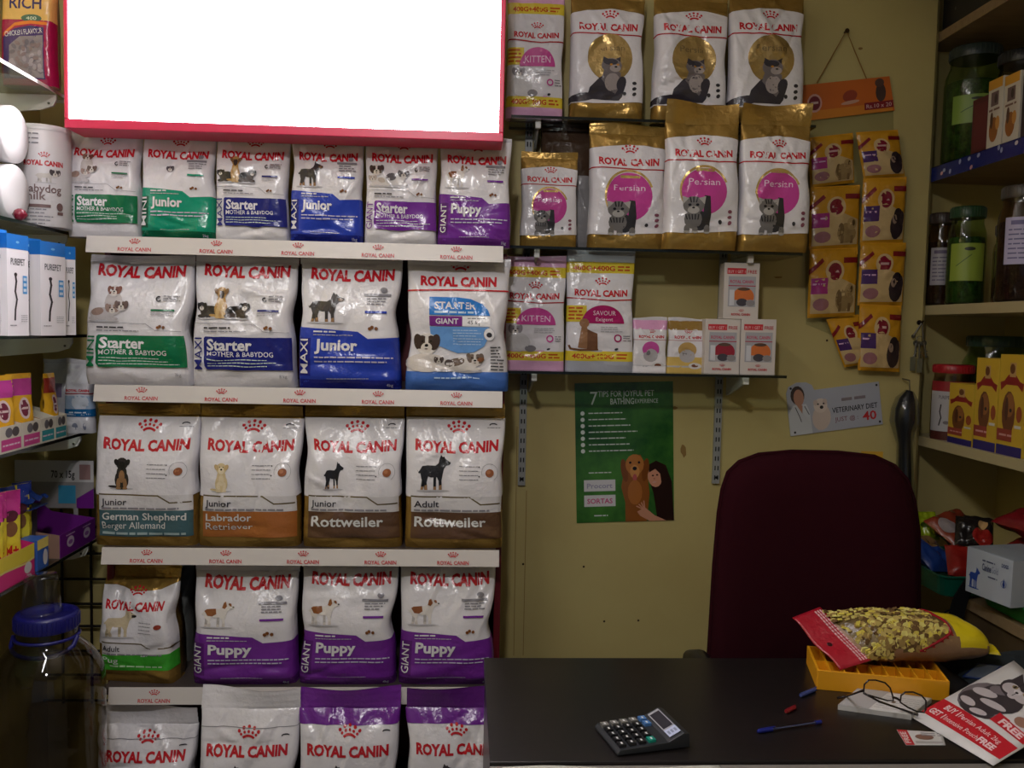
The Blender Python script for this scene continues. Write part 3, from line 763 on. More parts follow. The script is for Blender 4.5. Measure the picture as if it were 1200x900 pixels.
make_bag('pet_food_bag', 'purple and white puppy food bag at the right end of fourth rack shelf', g4, (468, 580), 650, art=a_junior(PURP, DPURP, 'GIANT', 'Puppy', d_bern), seed=34, pyref=730, **r4)
make_bag('pet_food_bag', 'grey foil bag standing behind the green banded bag on fourth rack shelf', g4, (172, 228), 652, art=lambda A, w, h, rnd: None, base=(120, 122, 118), seed=35, pyref=730, Y=2.50, zb=RZ[3], T=.12, seal=.03, amp=1.6)

g5 = 'food bags on the lowest rack shelf'
r5 = dict(zb=RZ[4], T=.12)
make_bag('pet_food_bag', 'white bag with a crumpled corner, lowest rack shelf at far left', g5, (119, 233), 825, art=a_plain(), seed=41, pyref=880, Y=2.30, seal=.05, amp=1.6, **r5)
make_bag('pet_food_bag', 'tall white bag overlapping the label strip, second on the lowest rack shelf', g5, (236, 352), 806, art=a_plain(), seed=42, pyref=870, Y=2.23, seal=.05, **r5)
make_bag('pet_food_bag', 'white bag with a shiny purple top, third on the lowest rack shelf', g5, (351, 469), 806, art=a_plain(purple=.90), seed=43, pyref=870, Y=2.23, seal=.05, sealm=F(PURP), **r5)
make_bag('pet_food_bag', 'white bag with a dark purple top beside the desk, lowest rack shelf at far right', g5, (476, 590), 806, art=a_plain(purple=.90), seed=44, pyref=870, Y=2.24, seal=.05, sealm=F(DPURP), **r5)

# ------------------------------------------------------------------ backlit sign above the rack
sg = empty('backlit_sign', (0, 0, 0), 'glowing white backlit sign in a red frame above the rack', 'sign')
x0, x1 = atY(75, 120, 2.20).x, atY(591, 100, 2.20).x
z0 = atY(340, 158, 2.20).z; z1 = z0 + .62
redf = M((216, 44, 86), 'plastic'); t = .022
for nm, a, b in (('frame_rail', (x0, 2.20, z0), (x1, 2.31, z0+t)), ('frame_rail', (x0, 2.20, z1-t), (x1, 2.31, z1)), ('frame_stile', (x0, 2.20, z0+t), (x0+.010, 2.31, z1-t)), ('frame_stile', (x1-.012, 2.20, z0+t), (x1, 2.31, z1-t))):
    mb = MB(); mb.span(a, b, redf); mb.build(nm, sg, bevel=.002)
mb = MB(); mb.span((x0+.010, 2.205, z0+t), (x1-.012, 2.215, z1-t), emissive('sign_light', (1.0, 0.95, 0.99), SIGN_POWER)); mb.build('light_panel', sg)
mb = MB(); mb.span((x0+.010, 2.295, z0+t), (x1-.012, 2.309, z1-t), M((190, 186, 184), 'paint')); mb.build('rear_cover', sg)
for k in (.2, .8):
    mb = MB(); xx = x0+(x1-x0)*k; mb.span((xx-.02, 2.31, z0+.3), (xx+.02, YB, z0+.33), M((150, 150, 150), 'metal')); mb.build('wall_arm', sg)

# ------------------------------------------------------------------ glass shelves on the back wall
edge = M((18, 24, 22), 'gloss'); steel = M((150, 152, 150), 'paint'); slotm = M((40, 40, 40), 'matte'); brk = M((176, 178, 176), 'paint'); white_pl = M((222, 222, 220), 'plastic')
def slab(mb, x0, y0, z0, x1, y1, z1, faces, em=None):
    """glass sheet: faces of glass, rim of dark cut edge"""
    v = [(x, y, z) for z in (z0, z1) for y in (y0, y1) for x in (x0, x1)]
    mb.add(v, [(0, 2, 3, 1), (4, 5, 7, 6)], faces); mb.add(v, [(0, 1, 5, 4), (2, 6, 7, 3), (0, 4, 6, 2), (1, 3, 7, 5)], em or edge)
def rail(px, y0, y1, label):
    a, b = atY(px, y0, YB), atY(px, y1, YB)
    w = .022; d = .012; L = a.z - b.z
    mb = MB(); mb.span((-w/2, -d, -L), (w/2, 0, 0), steel)
    A = Art()
    for k in range(int(L/.03)):
        for s in (-.0045, .0045): A.rect(slotm, s-.0018, -L+.012+k*.03, s+.0018, -L+.026+k*.03)
    lay(mb, A, flat((0, -d, 0)))
    o = mb.build('slotted_wall_rail', loc=((a.x+b.x)/2, YB, a.z))
    mb = MB(); mb.lathe([(.004, 0), (.004, .003), (.0001, .0035)], M((50, 50, 50), 'metal'), c=(0, -d, -L+.02), n=10, axis=(0, -1, 0)); mb.build('screw', o)
    mb = MB(); mb.lathe([(.004, 0), (.004, .003), (.0001, .0035)], M((50, 50, 50), 'metal'), c=(0, -d, -.02), n=10, axis=(0, -1, 0)); mb.build('screw', o)
    tag(o, label, 'shelf rail', 'slotted rails on the back wall'); return o
rail(616, 90, 568, 'slotted steel wall rail beside the rack, ending left of the green poster')
rail(846, 90, 566, 'slotted steel wall rail right of the green poster, ending above the chair')
SA, SB, SCz = 2.108, 1.734, 1.384
def wall_shelf(z, xr, label, yf=2.47, D=.19):
    s = empty('glass_wall_shelf', (.118, YB, z), label, 'shelf', 'glass shelves on the back wall')
    mb = MB(); slab(mb, 0, yf-YB, -.008, xr-.118, -.014, 0, GLASS); mb.build('glass_sheet', s)
    for px in (616, 846):
        x = atY(px, 450, YB).x - .118 + (.010 if px < 700 else .012)
        mb = MB()
        prof = [(-.014, -.009), (-.014, -.075), (-.05, -.068), (-D, -.028), (-D, -.009)]
        v = [(x-.003, y, zz) for y, zz in prof] + [(x+.003, y, zz) for y, zz in prof]; n = len(prof)
        mb.add(v, [tuple(range(n)), tuple(reversed(range(n, 2*n)))] + [(i, i+n, (i+1) % n+n, (i+1) % n) for i in range(n)], brk)
        bo = mb.build('bracket', s)
        mb = MB(); mb.span((x-.008, -D-.012, -.03), (x+.008, -D+.004, -.0085), white_pl); mb.build('end_cap', bo, bevel=.002)
    return s
wall_shelf(SA, 1.0, 'top glass wall shelf carrying the gold bags with grey cats', 2.535, .13)
wall_shelf(SB, .952, 'middle glass wall shelf carrying the gold bags with pink circles')
wall_shelf(SCz, .920, 'lowest glass wall shelf with dark front edge, above the green poster')

GOLDF = M(GOLD, 'foil')
ga = 'cat food bags on the top wall shelf'; gb = 'cat food bags on the middle wall shelf'; gc = 'cat food bags on the lowest wall shelf'
make_bag('pet_food_bag', 'pink and white kitten food bag with yellow bands next to the glowing sign', ga, (594, 660), -12, 2.60, SA, a_promo('kitten'), base=(222, 170, 206), T=.07, seed=51, seal=.02, pyref=70, amp=.8)
make_bag('pet_food_bag', 'gold and white adult cat bag, leftmost of three on the top wall shelf', ga, (667, 754), -12, 2.60, SA, a_persian('adult'), T=.09, seed=52, seal=.03, basem=GOLDF, pyref=70)
make_bag('pet_food_bag', 'gold and white adult cat bag, middle of three on the top wall shelf', ga, (764, 850), -10, 2.60, SA, a_persian('adult'), T=.10, seed=53, seal=.03, basem=GOLDF, pyref=70, amp=1.3)
make_bag('pet_food_bag', 'gold and white adult cat bag, rightmost of three on the top wall shelf', ga, (852, 939), -14, 2.60, SA, a_persian('adult'), T=.10, seed=54, seal=.03, basem=GOLDF, pyref=70)
make_bag('pet_food_bag', 'small gold topped kitten bag with a pink circle, left end of middle wall shelf', gb, (610, 676), 178, 2.54, SB, a_persian('kit'), T=.075, seed=61, seal=.02, basem=GOLDF, pyref=230, amp=.8)
make_bag('pet_food_bag', 'dark brown bag half hidden behind the small kitten bag on middle wall shelf', gb, (632, 694), 142, 2.64, SB, lambda A, w, h, rnd: A.rect(F((150, 148, 150)), -.5*w, 0, .5*w, .62*h), T=.08, seed=62, seal=.03, base=(70, 52, 40), pyref=230)
make_bag('pet_food_bag', 'gold topped kitten bag with pink circle, nearest the small one on middle wall shelf', gb, (689, 779), 146, 2.56, SB, a_persian('kit'), T=.095, seed=63, seal=.03, basem=GOLDF, pyref=220)
make_bag('pet_food_bag', 'tall gold topped kitten bag with pink circle, second from right on middle wall shelf', gb, (777, 863), 120, 2.49, SB, a_persian('kit'), T=.095, seed=64, seal=.06, basem=GOLDF, pyref=220, lean=.0)
make_bag('pet_food_bag', 'tall gold topped kitten bag with pink circle, right end of middle wall shelf', gb, (864, 945), 122, 2.495, SB, a_persian('kit'), T=.10, seed=65, seal=.06, basem=GOLDF, pyref=220, lean=.02, amp=1.3)
make_bag('pet_food_bag', 'pink and white kitten bag with yellow bands, left end of lowest wall shelf', gc, (588, 662), 300, 2.57, SCz, a_promo('kitten'), base=(222, 170, 206), T=.06, seed=71, seal=.012, pyref=370, amp=.7)
make_bag('pet_food_bag', 'grey and white cat food bag with crimson dome and yellow bands, lowest wall shelf', gc, (663, 742), 294, 2.57, SCz, a_promo('savour'), base=(176, 178, 190), T=.06, seed=72, seal=.012, pyref=370, amp=.6)

# small pouches and cartons at the right of the lowest shelf
def pouch(px, pytop, Y, zb, label, top, body, dome, group, seed):
    def art(A, w, h, rnd):
        A.rect(F(WHITE), -.5*w, .0, .5*w, .84*h); A.rect(F(top), -.5*w, .82*h, .5*w, h)
        logo(A, .03*w, .655*h, .76*w, hk=.12); A.line(F((168, 28, 40)), [(-.5*w, .62*h), (.5*w, .62*h)], .008*h)
        A.rect(F(body), -.5*w, .0, .5*w, .30*h); A.rect(F(LGREY), -.5*w, .10*h, .5*w, .13*h)
        A.ell(F(dome), .02*w, .44*h, .26*w, .15*h, n=20); A.ell(F((176, 172, 176)), .02*w, .32*h, .22*w, .13*h); A.ell(F((120, 116, 120)), -.06*w, .37*h, .07*w, .05*h)
        A.ell(F((214, 210, 210)), .24*w, .13*h, .18*w, .06*h, n=16); A.ell(F((120, 70, 50)), .24*w, .135*h, .10*w, .03*h)
    return make_bag('wet_food_pouch', label, group, px, pytop, Y, zb, art, T=.022, seed=seed, seal=.008, pyref=404, nu=14, nv=16, cat='pouch', amp=.8)
gp = 'small packs on the lowest wall shelf'
pouch((741, 781), 372, 2.56, SCz, 'small pink topped pouch next to the crimson dome bag', (220, 160, 200), (226, 222, 226), (196, 80, 160), gp, 81)
pouch((782, 825), 373, 2.56, SCz, 'small gold topped pouch between the pink pouch and white cartons', (150, 118, 60), (210, 178, 100), (184, 150, 92), gp, 82)
def carton(px, pyt, Y, zb, label, dome, shiny):
    a, b = atY(px[0], 405, Y), atY(px[1], 405, Y); w = b.x-a.x; h = atY((px[0]+px[1])/2, pyt, Y).z - zb; d = .05
    mb = MB(); mb.span((-w/2, 0, 0), (w/2, d, h), M((206, 198, 194), 'card')); A = Art(); rnd = random.Random(px[0])
    A.rect(M((196, 36, 52), 'card'), -.42*w, .80*h, .12*w, .905*h); A.text(M((230, 210, 210), 'card'), 'BUY 1 GET 1', -.39*w, .82*h, .05*h, w=.48*w); A.text(M((176, 40, 56), 'card'), 'FREE', .16*w, .815*h, .06*h, w=.26*w, bold=.02)
    A.rect(M((168, 168, 176), 'film'), -.38*w, .22*h, .40*w, .76*h)
    A.text(M((190, 50, 90), 'film'), 'ROYAL CANIN', 0, .64*h, .055*h, w=.66*w, align='C', bold=.02); A.rect(M((168, 28, 60), 'film'), -.38*w, .585*h, .40*w, .60*h)
    A.ell(M(dome, 'film'), .06*w, .40*h, .30*w, .17*h, n=20, a0=-20, a1=200); A.ell(M((70, 66, 76), 'film'), .02*w, .30*h, .16*w, .07*h); A.ell(M((140, 136, 140), 'film'), .26*w, .29*h, .13*w, .06*h); A.rect(M((206, 206, 214), 'film'), -.34*w, .24*h, -.2*w, .52*h)
    A.ell(M((90, 70, 60), 'film'), .06*w, .535*h, .18*w, .03*h)
    logo(A, 0, .065*h, .54*w, col=(186, 60, 66), kind='card', hk=.13)
    lay(mb, A, flat())
    sd = Art(); lay(mb, sd, flat())
    o = mb.build('pouch_carton', loc=((a.x+b.x)/2, Y, zb), bevel=.0008)
    return tag(o, label, 'carton', 'white promotion cartons on the lowest wall shelf')
carton((826, 867), 374, 2.52, SCz, 'small white red lettered carton with a red dome, left one of the lower pair', (150, 40, 60), True)
carton((868, 909), 374, 2.52, SCz, 'small white red lettered carton with orange dome at right end of the lowest wall shelf', (206, 112, 60), False)
ztop = SCz + (atY(847, 374, 2.52).z - SCz) + .0012
carton((846, 887), 308, 2.52, ztop, 'small white carton with orange dome stacked on top of the lower pair', (206, 112, 60), False)

# ------------------------------------------------------------------ poster, price sign, hanging strip card on the wall
def quad_on_wall(px, Y):
    c = [atY(x, y, Y) for x, y in px]           # bl, br, tr, tl
    ux = ((c[1]-c[0]) + (c[2]-c[3])).normalized(); uz = Vector((-ux.z, 0, ux.x)); w = ((c[1]-c[0]).length + (c[2]-c[3]).length)/2; h = ((c[3]-c[0]).length + (c[2]-c[1]).length)/2
    ctr = sum(c, Vector())/4; return ctr, w, h, math.atan2(ux.z, ux.x)
ctr, w, h, an = quad_on_wall([(676, 613), (789, 609), (789, 447), (673, 449)], YB)
G = lambda c: M(c, 'card')
mb = MB()
pm = noisy('poster_green', (20, 66, 34), (74, 132, 50), 5, .35, .72, rough=.2)
mb.span((-w/2, -.0025, -h/2), (w/2, -.0005, h/2), pm); A = Art(); rnd = random.Random(9); W_ = M((206, 214, 206), 'gloss')
A.text(W_, '7', -.345*w, .345*h, .095*h, w=.075*w, bold=.0); A.text(W_, 'TIPS FOR JOYFUL PET', -.265*w, .40*h, .042*h, w=.57*w, bold=.0); A.text(W_, 'BATHING', -.14*w, .345*h, .042*h, w=.24*w, bold=.01); A.text(W_, 'EXPERIENCE', .11*w, .35*h, .03*h, w=.235*w)
for k, s in enumerate(('START early for a HEALTHY PET', 'Check the WATER TEMPERATURE', 'Use dog SHAMPOO only', 'Keep water away from the EARS', 'Brush the coat well before the bath', 'Wash gently and rinse the coat FULLY', 'ALWAYS praise and reward your dog')):
    z = (.285-.045*k)*h
    A.ell(W_, -.425*w, z, .022*w, .016*h, n=8); A.fuzz(W_, -.365*w, (-.02+.04*(k % 4)+.03*(k > 2))*w, z-.004*h, .0075*h, rnd)
A.fuzz(W_, -.37*w, -.14*w, -.145*h, .007*h, rnd)
for z, s, c in ((-.235, 'Procort', (150, 146, 170)), (-.345, 'SORTAS', (190, 70, 120))):
    A.rect(M((206, 204, 206), 'gloss'), -.42*w, (z-.04)*h, -.10*w, (z+.042)*h); A.text(M(c, 'gloss'), s, -.26*w, (z-.018)*h, .035*h, w=.26*w, align='C', bold=.02)
A.fuzz(W_, -.32*w, -.18*w, -.455*h, .008*h, rnd)
gp_ = lambda c: M(c, 'gloss')
# golden dog and long haired person leaning together
A.poly(gp_((138, 82, 36)), [(0, -.5*h), (.0, -.36*h), (-.04*w, -.25*h), (.0, -.1*h), (.08*w, -.02*h), (.16*w, -.02*h), (.22*w, -.1*h), (.25*w, -.3*h), (.22*w, -.5*h)])
for ax, s in ((-.005, 8), (.21, -8)): A.ell(gp_((118, 66, 28)), ax*w, -.13*h, .035*w, .085*h, s)
A.ell(gp_((176, 112, 54)), .10*w, -.09*h, .095*w, .075*h); A.ell(gp_((196, 136, 76)), .10*w, -.14*h, .05*w, .05*h); A.ell(gp_(BLACK), .10*w, -.118*h, .022*w, .014*h); A.ell(gp_((176, 84, 84)), .10*w, -.185*h, .022*w, .028*h)
for k in (.055, .145): A.ell(gp_(BLACK), k*w, -.075*h, .013*w, .009*h)
A.ell(gp_((166, 102, 48)), .10*w, -.29*h, .075*w, .09*h); 
A.poly(gp_((44, 28, 24)), [(.24*w, -.19*h), (.25*w, -.09*h), (.32*w, -.065*h), (.42*w, -.10*h), (.48*w, -.22*h), (.5*w, -.5*h), (.33*w, -.5*h), (.29*w, -.3*h)])
A.ell(gp_((206, 146, 118)), .305*w, -.185*h, .072*w, .072*h, 12); A.poly(gp_((44, 28, 24)), [(.25*w, -.09*h), (.34*w, -.085*h), (.4*w, -.16*h), (.38*w, -.26*h), (.36*w, -.16*h), (.31*w, -.125*h), (.245*w, -.15*h)])
A.ell(gp_((60, 34, 28)), .285*w, -.172*h, .012*w, .006*h); A.ell(gp_((60, 34, 28)), .33*w, -.168*h, .012*w, .006*h); A.ell(gp_((206, 160, 150)), .30*w, -.22*h, .022*w, .005*h, 8); A.ell(gp_((180, 116, 92)), .30*w, -.195*h, .01*w, .006*h)
A.poly(gp_((196, 140, 112)), [(.12*w, -.43*h), (.2*w, -.40*h), (.3*w, -.46*h), (.42*w, -.5*h), (.25*w, -.5*h), (.15*w, -.46*h)])
for k in range(4): A.line(gp_((196, 140, 112)), [(.2*w, -.42*h), ((.115+.025*k)*w, (-.39+.012*k)*h)], .012*w)
lay(mb, A, flat((0, -.0025, 0)), bounds=(-w/2, -h/2, w/2, h/2), base=.0002, step=.00003)
tag(mb.build('poster', loc=(ctr.x, YB, ctr.z), rot=(0, -an, 0)), 'green poster of a golden dog and smiling person, on the wall below shelves', 'poster')

ctr, w, h, an = quad_on_wall([(925, 511), (1033, 497), (1030, 447), (922, 461)], YB)
tin = G((168, 172, 184))
ol = [(-.5*w, -.5*h), (.5*w, -.5*h), (.5*w, .5*h), (-.20*w, .5*h), (-.22*w, .62*h), (-.28*w, .70*h), (-.38*w, .72*h), (-.47*w, .64*h), (-.5*w, .5*h)]
mb = MB(); mb.prism(ol, -.004, -.001, tin); A = Art()
A.poly(G((196, 200, 206)), [(-.5*w, -.5*h), (-.26*w, -.5*h), (-.27*w, .0), (-.30*w, .2*h), (-.44*w, .2*h), (-.5*w, .0)])
A.ell(G((56, 44, 44)), -.385*w, .42*h, .075*w, .22*h); A.ell(G((176, 130, 108)), -.375*w, .36*h, .055*w, .2*h); A.poly(G((176, 130, 108)), [(-.40*w, .18*h), (-.34*w, .18*h), (-.35*w, -.02*h)])
A.line(G((60, 62, 70)), [(-.42*w, .15*h), (-.38*w, -.1*h), (-.37*w, -.2*h)], .008*w); A.line(G((60, 62, 70)), [(-.32*w, .15*h), (-.28*w, -.05*h)], .008*w)
A.ell(G((196, 180, 170)), -.15*w, -.16*h, .10*w, .30*h, -10); A.ell(G((206, 192, 182)), -.15*w, .12*h, .075*w, .17*h); A.ell(G((190, 172, 162)), -.2*w, .2*h, .025*w, .07*h); A.ell(G((190, 172, 162)), -.1*w, .2*h, .025*w, .07*h); A.ell(G(BLACK), -.14*w, .08*h, .02*w, .04*h); A.ell(G(BLACK), -.175*w, .16*h, .01*w, .02*h); A.ell(G(BLACK), -.115*w, .16*h, .01*w, .02*h)
A.fuzz(G((130, 120, 126)), .08*w, .34*w, .16*h, .07*h, random.Random(3)); A.text(G(BLACK), 'VETERINARY DIET', -.03*w, -.09*h, .12*h, w=.49*w, bold=.01)
A.text(G((130, 70, 76)), 'JUST @ :', -.01*w, -.30*h, .10*h, w=.25*w); A.text(G((190, 40, 46)), '40', .29*w, -.35*h, .20*h, w=.15*w, bold=.02)
for cx, cz in ((.47, .43), (.47, -.43), (-.45, -.43), (-.45, .6)): A.ell(G(BLACK), cx*w, cz*h, .012*w, .028*h)
lay(mb, A, flat((0, -.004, 0)), base=.0002, step=.00003)
tag(mb.build('price_sign', loc=(ctr.x, YB, ctr.z), rot=(0, -an, 0)), 'grey tin price sign with a doctor and dog, fixed to the wall above the chair', 'sign')

# header card with string; the pouches hang on it in two columns
hc = empty('hanging_strip_card', atY(990, 38, YB), 'orange header card hung by a string from a nail, right of the gold bags', 'display card')
o0 = atY(990, 38, YB); loc = lambda px, py, d=.0: atY(px, py, YB) - o0 + Vector((0, -d, 0))
mb = MB(); mb.lathe([(.0035, 0), (.0035, .015), (.007, .016), (.007, .018)], M((70, 56, 40), 'metal'), c=(0, 0, 0), axis=(0, -1, 0), n=10); mb.build('nail', hc)
mb = MB(); mb.tube([loc(956, 98, .008), loc(973, 68, .009), (0, -.012, .002), loc(1001, 63, .009), loc(1014, 93, .008)], .0016, M((150, 112, 60), 'matte'), n=6); mb.build('string', hc)
c4 = [loc(938, 143, .006), loc(1047, 130, .006), loc(1041, 90, .006), loc(936, 101, .006)]
def card4(mb, c, t, mat):
    n = (c[1]-c[0]).cross(c[3]-c[0]).normalized(); v = [p + n*t/2 for p in c] + [p - n*t/2 for p in c]
    mb.add(v, [(0, 1, 2, 3), (7, 6, 5, 4), (0, 4, 5, 1), (1, 5, 6, 2), (2, 6, 7, 3), (3, 7, 4, 0)], mat); return c[0]+n*t/2, c[1]-c[0], c[3]-c[0]
mb = MB(); oo, ux, uz = card4(mb, c4, .002, G((196, 100, 34))); w, h = ux.length, uz.length; A = Art()
A.rect(G((206, 128, 40)), 0, .0, .98*w, .25*h); A.ell(G((206, 160, 150)), .15*w, .46*h, .08*w, .26*h); A.ell(G((110, 22, 46)), .15*w, .46*h, .062*w, .2*h); A.rect(G((200, 170, 170)), .11*w, .44*h, .19*w, .5*h)
A.ell(G((150, 60, 40)), .53*w, .55*h, .08*w, .16*h, 12); A.ell(G((196, 150, 130)), .53*w, .37*h, .1*w, .05*h, 5)
A.ell(G((70, 50, 48)), .86*w, .55*h, .055*w, .26*h); A.ell(G((86, 62, 56)), .85*w, .82*h, .05*w, .12*h); A.rect(G((126, 16, 36)), .68*w, .10*h, .99*w, .30*h); A.text(G((222, 190, 190)), 'Rs.10 x 20', .70*w, .14*h, .11*h, w=.27*w)
lay(mb, A, plane_fn(oo, ux, uz), base=.0002, step=.00003); mb.build('header_card', hc)
mb = MB(); card4(mb, [loc(944, 380, .004), loc(1052, 425, .004), loc(1046, 128, .004), loc(940, 142, .004)], .001, CLEAR); mb.build('clear_backing', hc)
def hang_pouch(q, dog, tagc, label, seed, d, hid=False):
    c = [atY(x, y, YB) + Vector((0, -d, 0)) for x, y in q]; ux = c[1]-c[0]; uz = c[3]-c[0]; w = ux.length; h = uz.length; rnd = random.Random(seed)
    o = (c[0]+c[1]+c[2]+c[3])/4; U, V = ux.normalized(), uz.normalized(); so = Vector((seed*2.3, 0, 0))
    def S(x, z):
        u, v = x/w*2, z/h*2; b = max(0, (1-u*u)*(1-v**4))
        return U*x + V*z + Vector((0, -.016*b**.6 - .004*noise.noise(Vector((x*40, z*40, 0))+so)*b**.3, 0))
    def N(x, z):
        e = .001; n = (S(x+e, z)-S(x-e, z)).cross(S(x, z+e)-S(x, z-e)); return n.normalized()
    def fn(x, z, off): n = N(x, z); return S(x, z)+n*off, n
    mb = MB(); nx, nz = 12, 14; base = F((200, 144, 34))
    g = [(-w/2+w*i/nx, -h/2+h*j/nz) for j in range(nz+1) for i in range(nx+1)]
    mb.add([S(*p) for p in g], [(j*(nx+1)+i, j*(nx+1)+i+1, (j+1)*(nx+1)+i+1, (j+1)*(nx+1)+i) for j in range(nz) for i in range(nx)], base, normals=[N(*p) for p in g], smooth=True)
    bk = [(-w/2, -h/2), (w/2, -h/2), (w/2, h/2), (-w/2, h/2)]
    mb.add([U*x+V*z+Vector((0, .0012, 0)) for x, z in bk], [(3, 2, 1, 0)], base)
    A = Art()
    A.poly(F((196, 168, 120)), [(-.46*w, -.44*h), (.46*w, -.44*h), (.46*w, -.05*h), (.0, .1*h), (-.46*w, .02*h)])
    A.ell(F((206, 176, 130)), .0, .16*h, .19*w, .16*h, n=18); A.ell(F((122, 20, 44)), .0, .16*h, .14*w, .125*h, n=18); A.rect(F((200, 160, 160)), -.09*w, .145*h, .09*w, .18*h)
    A.poly(F((126, 26, 30)), [(-.5*w, .12*h), (-.5*w, .2*h), (-.26*w, .36*h), (-.22*w, .31*h)]); A.rect(F((126, 26, 30)), .18*w, .28*h, .5*w, .36*h)
    A.rect(F(tagc), -.46*w, -.16*h, -.14*w, .07*h); A.fuzz(F((214, 170, 206)), -.43*w, -.18*w, -.03*h, .025*h, rnd)
    A.ell(F((150, 100, 106)), -.26*w, -.31*h, .16*w, .09*h)
    if dog: A.ell(F((150, 124, 82)), .22*w, -.26*h, .2*w, .16*h); A.ell(F((168, 140, 94)), .32*w, -.12*h, .1*w, .1*h); A.ell(F((110, 86, 54)), .10*w, -.22*h, .06*w, .12*h); A.ell(F((92, 70, 44)), .36*w, -.10*h, .03*w, .05*h); A.rect(F((120, 94, 62)), .1*w, -.42*h, .16*w, -.3*h); A.rect(F((120, 94, 62)), .3*w, -.42*h, .36*w, -.3*h)
    else: A.ell(F((52, 40, 44)), .28*w, -.24*h, .16*w, .2*h); A.ell(F((44, 34, 38)), .30*w, -.08*h, .11*w, .11*h); A.ell(F((150, 126, 110)), .22*w, -.14*h, .06*w, .07*h); A.ell(F((60, 46, 48)), .40*w, -.14*h, .05*w, .12*h)
    lay(mb, A, fn, [-w/2+w*i/nx for i in range(1, nx)], [-h/2+h*j/nz for j in range(1, nz)], bounds=(-w/2, -h/2, w/2, h/2), base=.0014, step=.00006)
    ob = mb.build('hanging_treat_pouch', loc=o)
    sm = MB()
    tb = [(-.5*w, .40*h), (.5*w, .40*h), (.5*w, .5*h), (-.5*w, .5*h)]
    sm.add([S(x, min(z, h/2)) + Vector((0, -.0015, 0)) for x, z in tb], [(0, 1, 2, 3)], F((214, 150, 36)), smooth=True); sm.build('top_seal', ob)
    return tag(ob, label, 'pouch', 'yellow pouches on the hanging strip card')
PU, DP = (160, 40, 120), (70, 36, 96)
for k, (q, dg_, tg, lb) in enumerate([
    ([(946, 222), (997, 216), (994, 157), (944, 164)], 1, PU, 'yellow pouch with purple patch, top of the left column on the strip card'),
    ([(944, 295), (1001, 292), (1001, 216), (946, 222)], 1, PU, 'yellow pouch with purple patch, second in the left column of the strip card'),
    ([(941, 373), (996, 371), (1001, 291), (944, 293)], 1, PU, 'yellow pouch with purple patch, lowest full one in the left column'),
    ([(985, 430), (1022, 424), (1005, 369), (964, 374)], 0, DP, 'tilted yellow pouch half hidden at the bottom of the left column'),
    ([(1007, 212), (1055, 209), (1049, 152), (998, 158)], 0, DP, 'yellow pouch with dark dog, top of the right column on the strip card'),
    ([(1003, 288), (1053, 286), (1056, 209), (1007, 211)], 0, DP, 'yellow pouch with dark dog, second in the right column of the strip card'),
    ([(1000, 359), (1052, 359), (1054, 284), (1004, 286)], 0, DP, 'yellow pouch with dark dog, third in the right column of the strip card'),
    ([(998, 434), (1046, 436), (1054, 357), (1000, 357)], 0, DP, 'yellow pouch with dark dog, at the bottom of the right column')]):
    hang_pouch(q, dg_, tg, lb, k+1, .0225 if k == 3 else .026 + .003*(k % 4))

# yellow note, key bunch, plastic wrapped roll hung by the corner
ctr, w, h, an = quad_on_wall([(1008, 538), (1034, 545), (1034, 526), (1010, 532)], YB)
mb = MB(); mb.add([(-w/2, -.0012, -h/2), (w/2, -.0012, -h/2), (w/2, -.0012, h/2), (-w/2, -.0012, h/2), (-w/2, -.0004, -h/2), (w/2, -.0004, -h/2), (w/2, -.0004, h/2), (-w/2, -.0004, h/2)], [(0, 1, 2, 3), (7, 6, 5, 4), (0, 4, 5, 1), (1, 5, 6, 2), (2, 6, 7, 3), (3, 7, 4, 0)], G((206, 160, 50)))
tag(mb.build('paper_note', loc=(ctr.x, YB, ctr.z), rot=(0, -an, 0)), 'ochre paper note stuck on the wall just above the chair back', 'note')
kb = empty('key_bunch', atY(1077, 378, YB), 'bunch of steel keys and clips hanging on a hook by the wall corner', 'keys')
km = M((120, 118, 112), 'metal'); o0 = atY(1077, 378, YB); lk = lambda px, py, d=.015: atY(px, py, YB) - o0 + Vector((0, -d, 0))
mb = MB(); mb.tube([(0, 0, 0), (0, -.02, 0), (0, -.024, .006)], .003, M((60, 50, 44), 'metal')); mb.lathe([(.008, -.003), (.008, .0)], M((60, 50, 44), 'metal'), axis=(0, 1, 0), n=12); mb.build('hook', kb)
mb = MB(); mb.tube([lk(1077, 379), lk(1068, 393)], .0028, km); mb.tube([lk(1078, 379), lk(1079, 397)], .0022, km); mb.lathe([(.006, 0), (.006, .005)], km, c=lk(1068, 394), axis=(0, 1, 0), n=12); mb.build('clip', kb)
cpt = lk(1075, 398); mb = MB(); mb.tube([cpt + Vector((.011*math.cos(a*.5236), 0, .011*math.sin(a*.5236))) for a in range(12)], .0012, km, closed=True, n=6); mb.build('key_ring', kb)
for k, (x, y) in enumerate([(1071, 402), (1074, 403), (1079, 402)]):
    p = lk(x, y, .013+.004*k); q = lk(x-2+2*k, y+17, .013+.004*k); mb = MB(); mb.tube([p, q], .0026, km, n=6); mb.lathe([(.0085, 0), (.0085, .0025)], km, c=p, axis=(0, 1, 0), n=14)
    for s in (.55, .75, .9): mb.box(p.lerp(q, s)+Vector((.004, 0, 0)), (.006, .002, .003), km)
    mb.build('key', kb)
for k, (x, y) in enumerate([(1067, 418), (1075, 420)]):
    p = lk(x, y, .016); mb = MB(); mb.tube([lk(1071+3*k, 412, .016), p], .0012, km, n=5); mb.box(p+Vector((0, 0, -.022)), (.016, .004, .044), M((104, 104, 84), 'plastic')); mb.build('key_tag', kb, bevel=.0015)
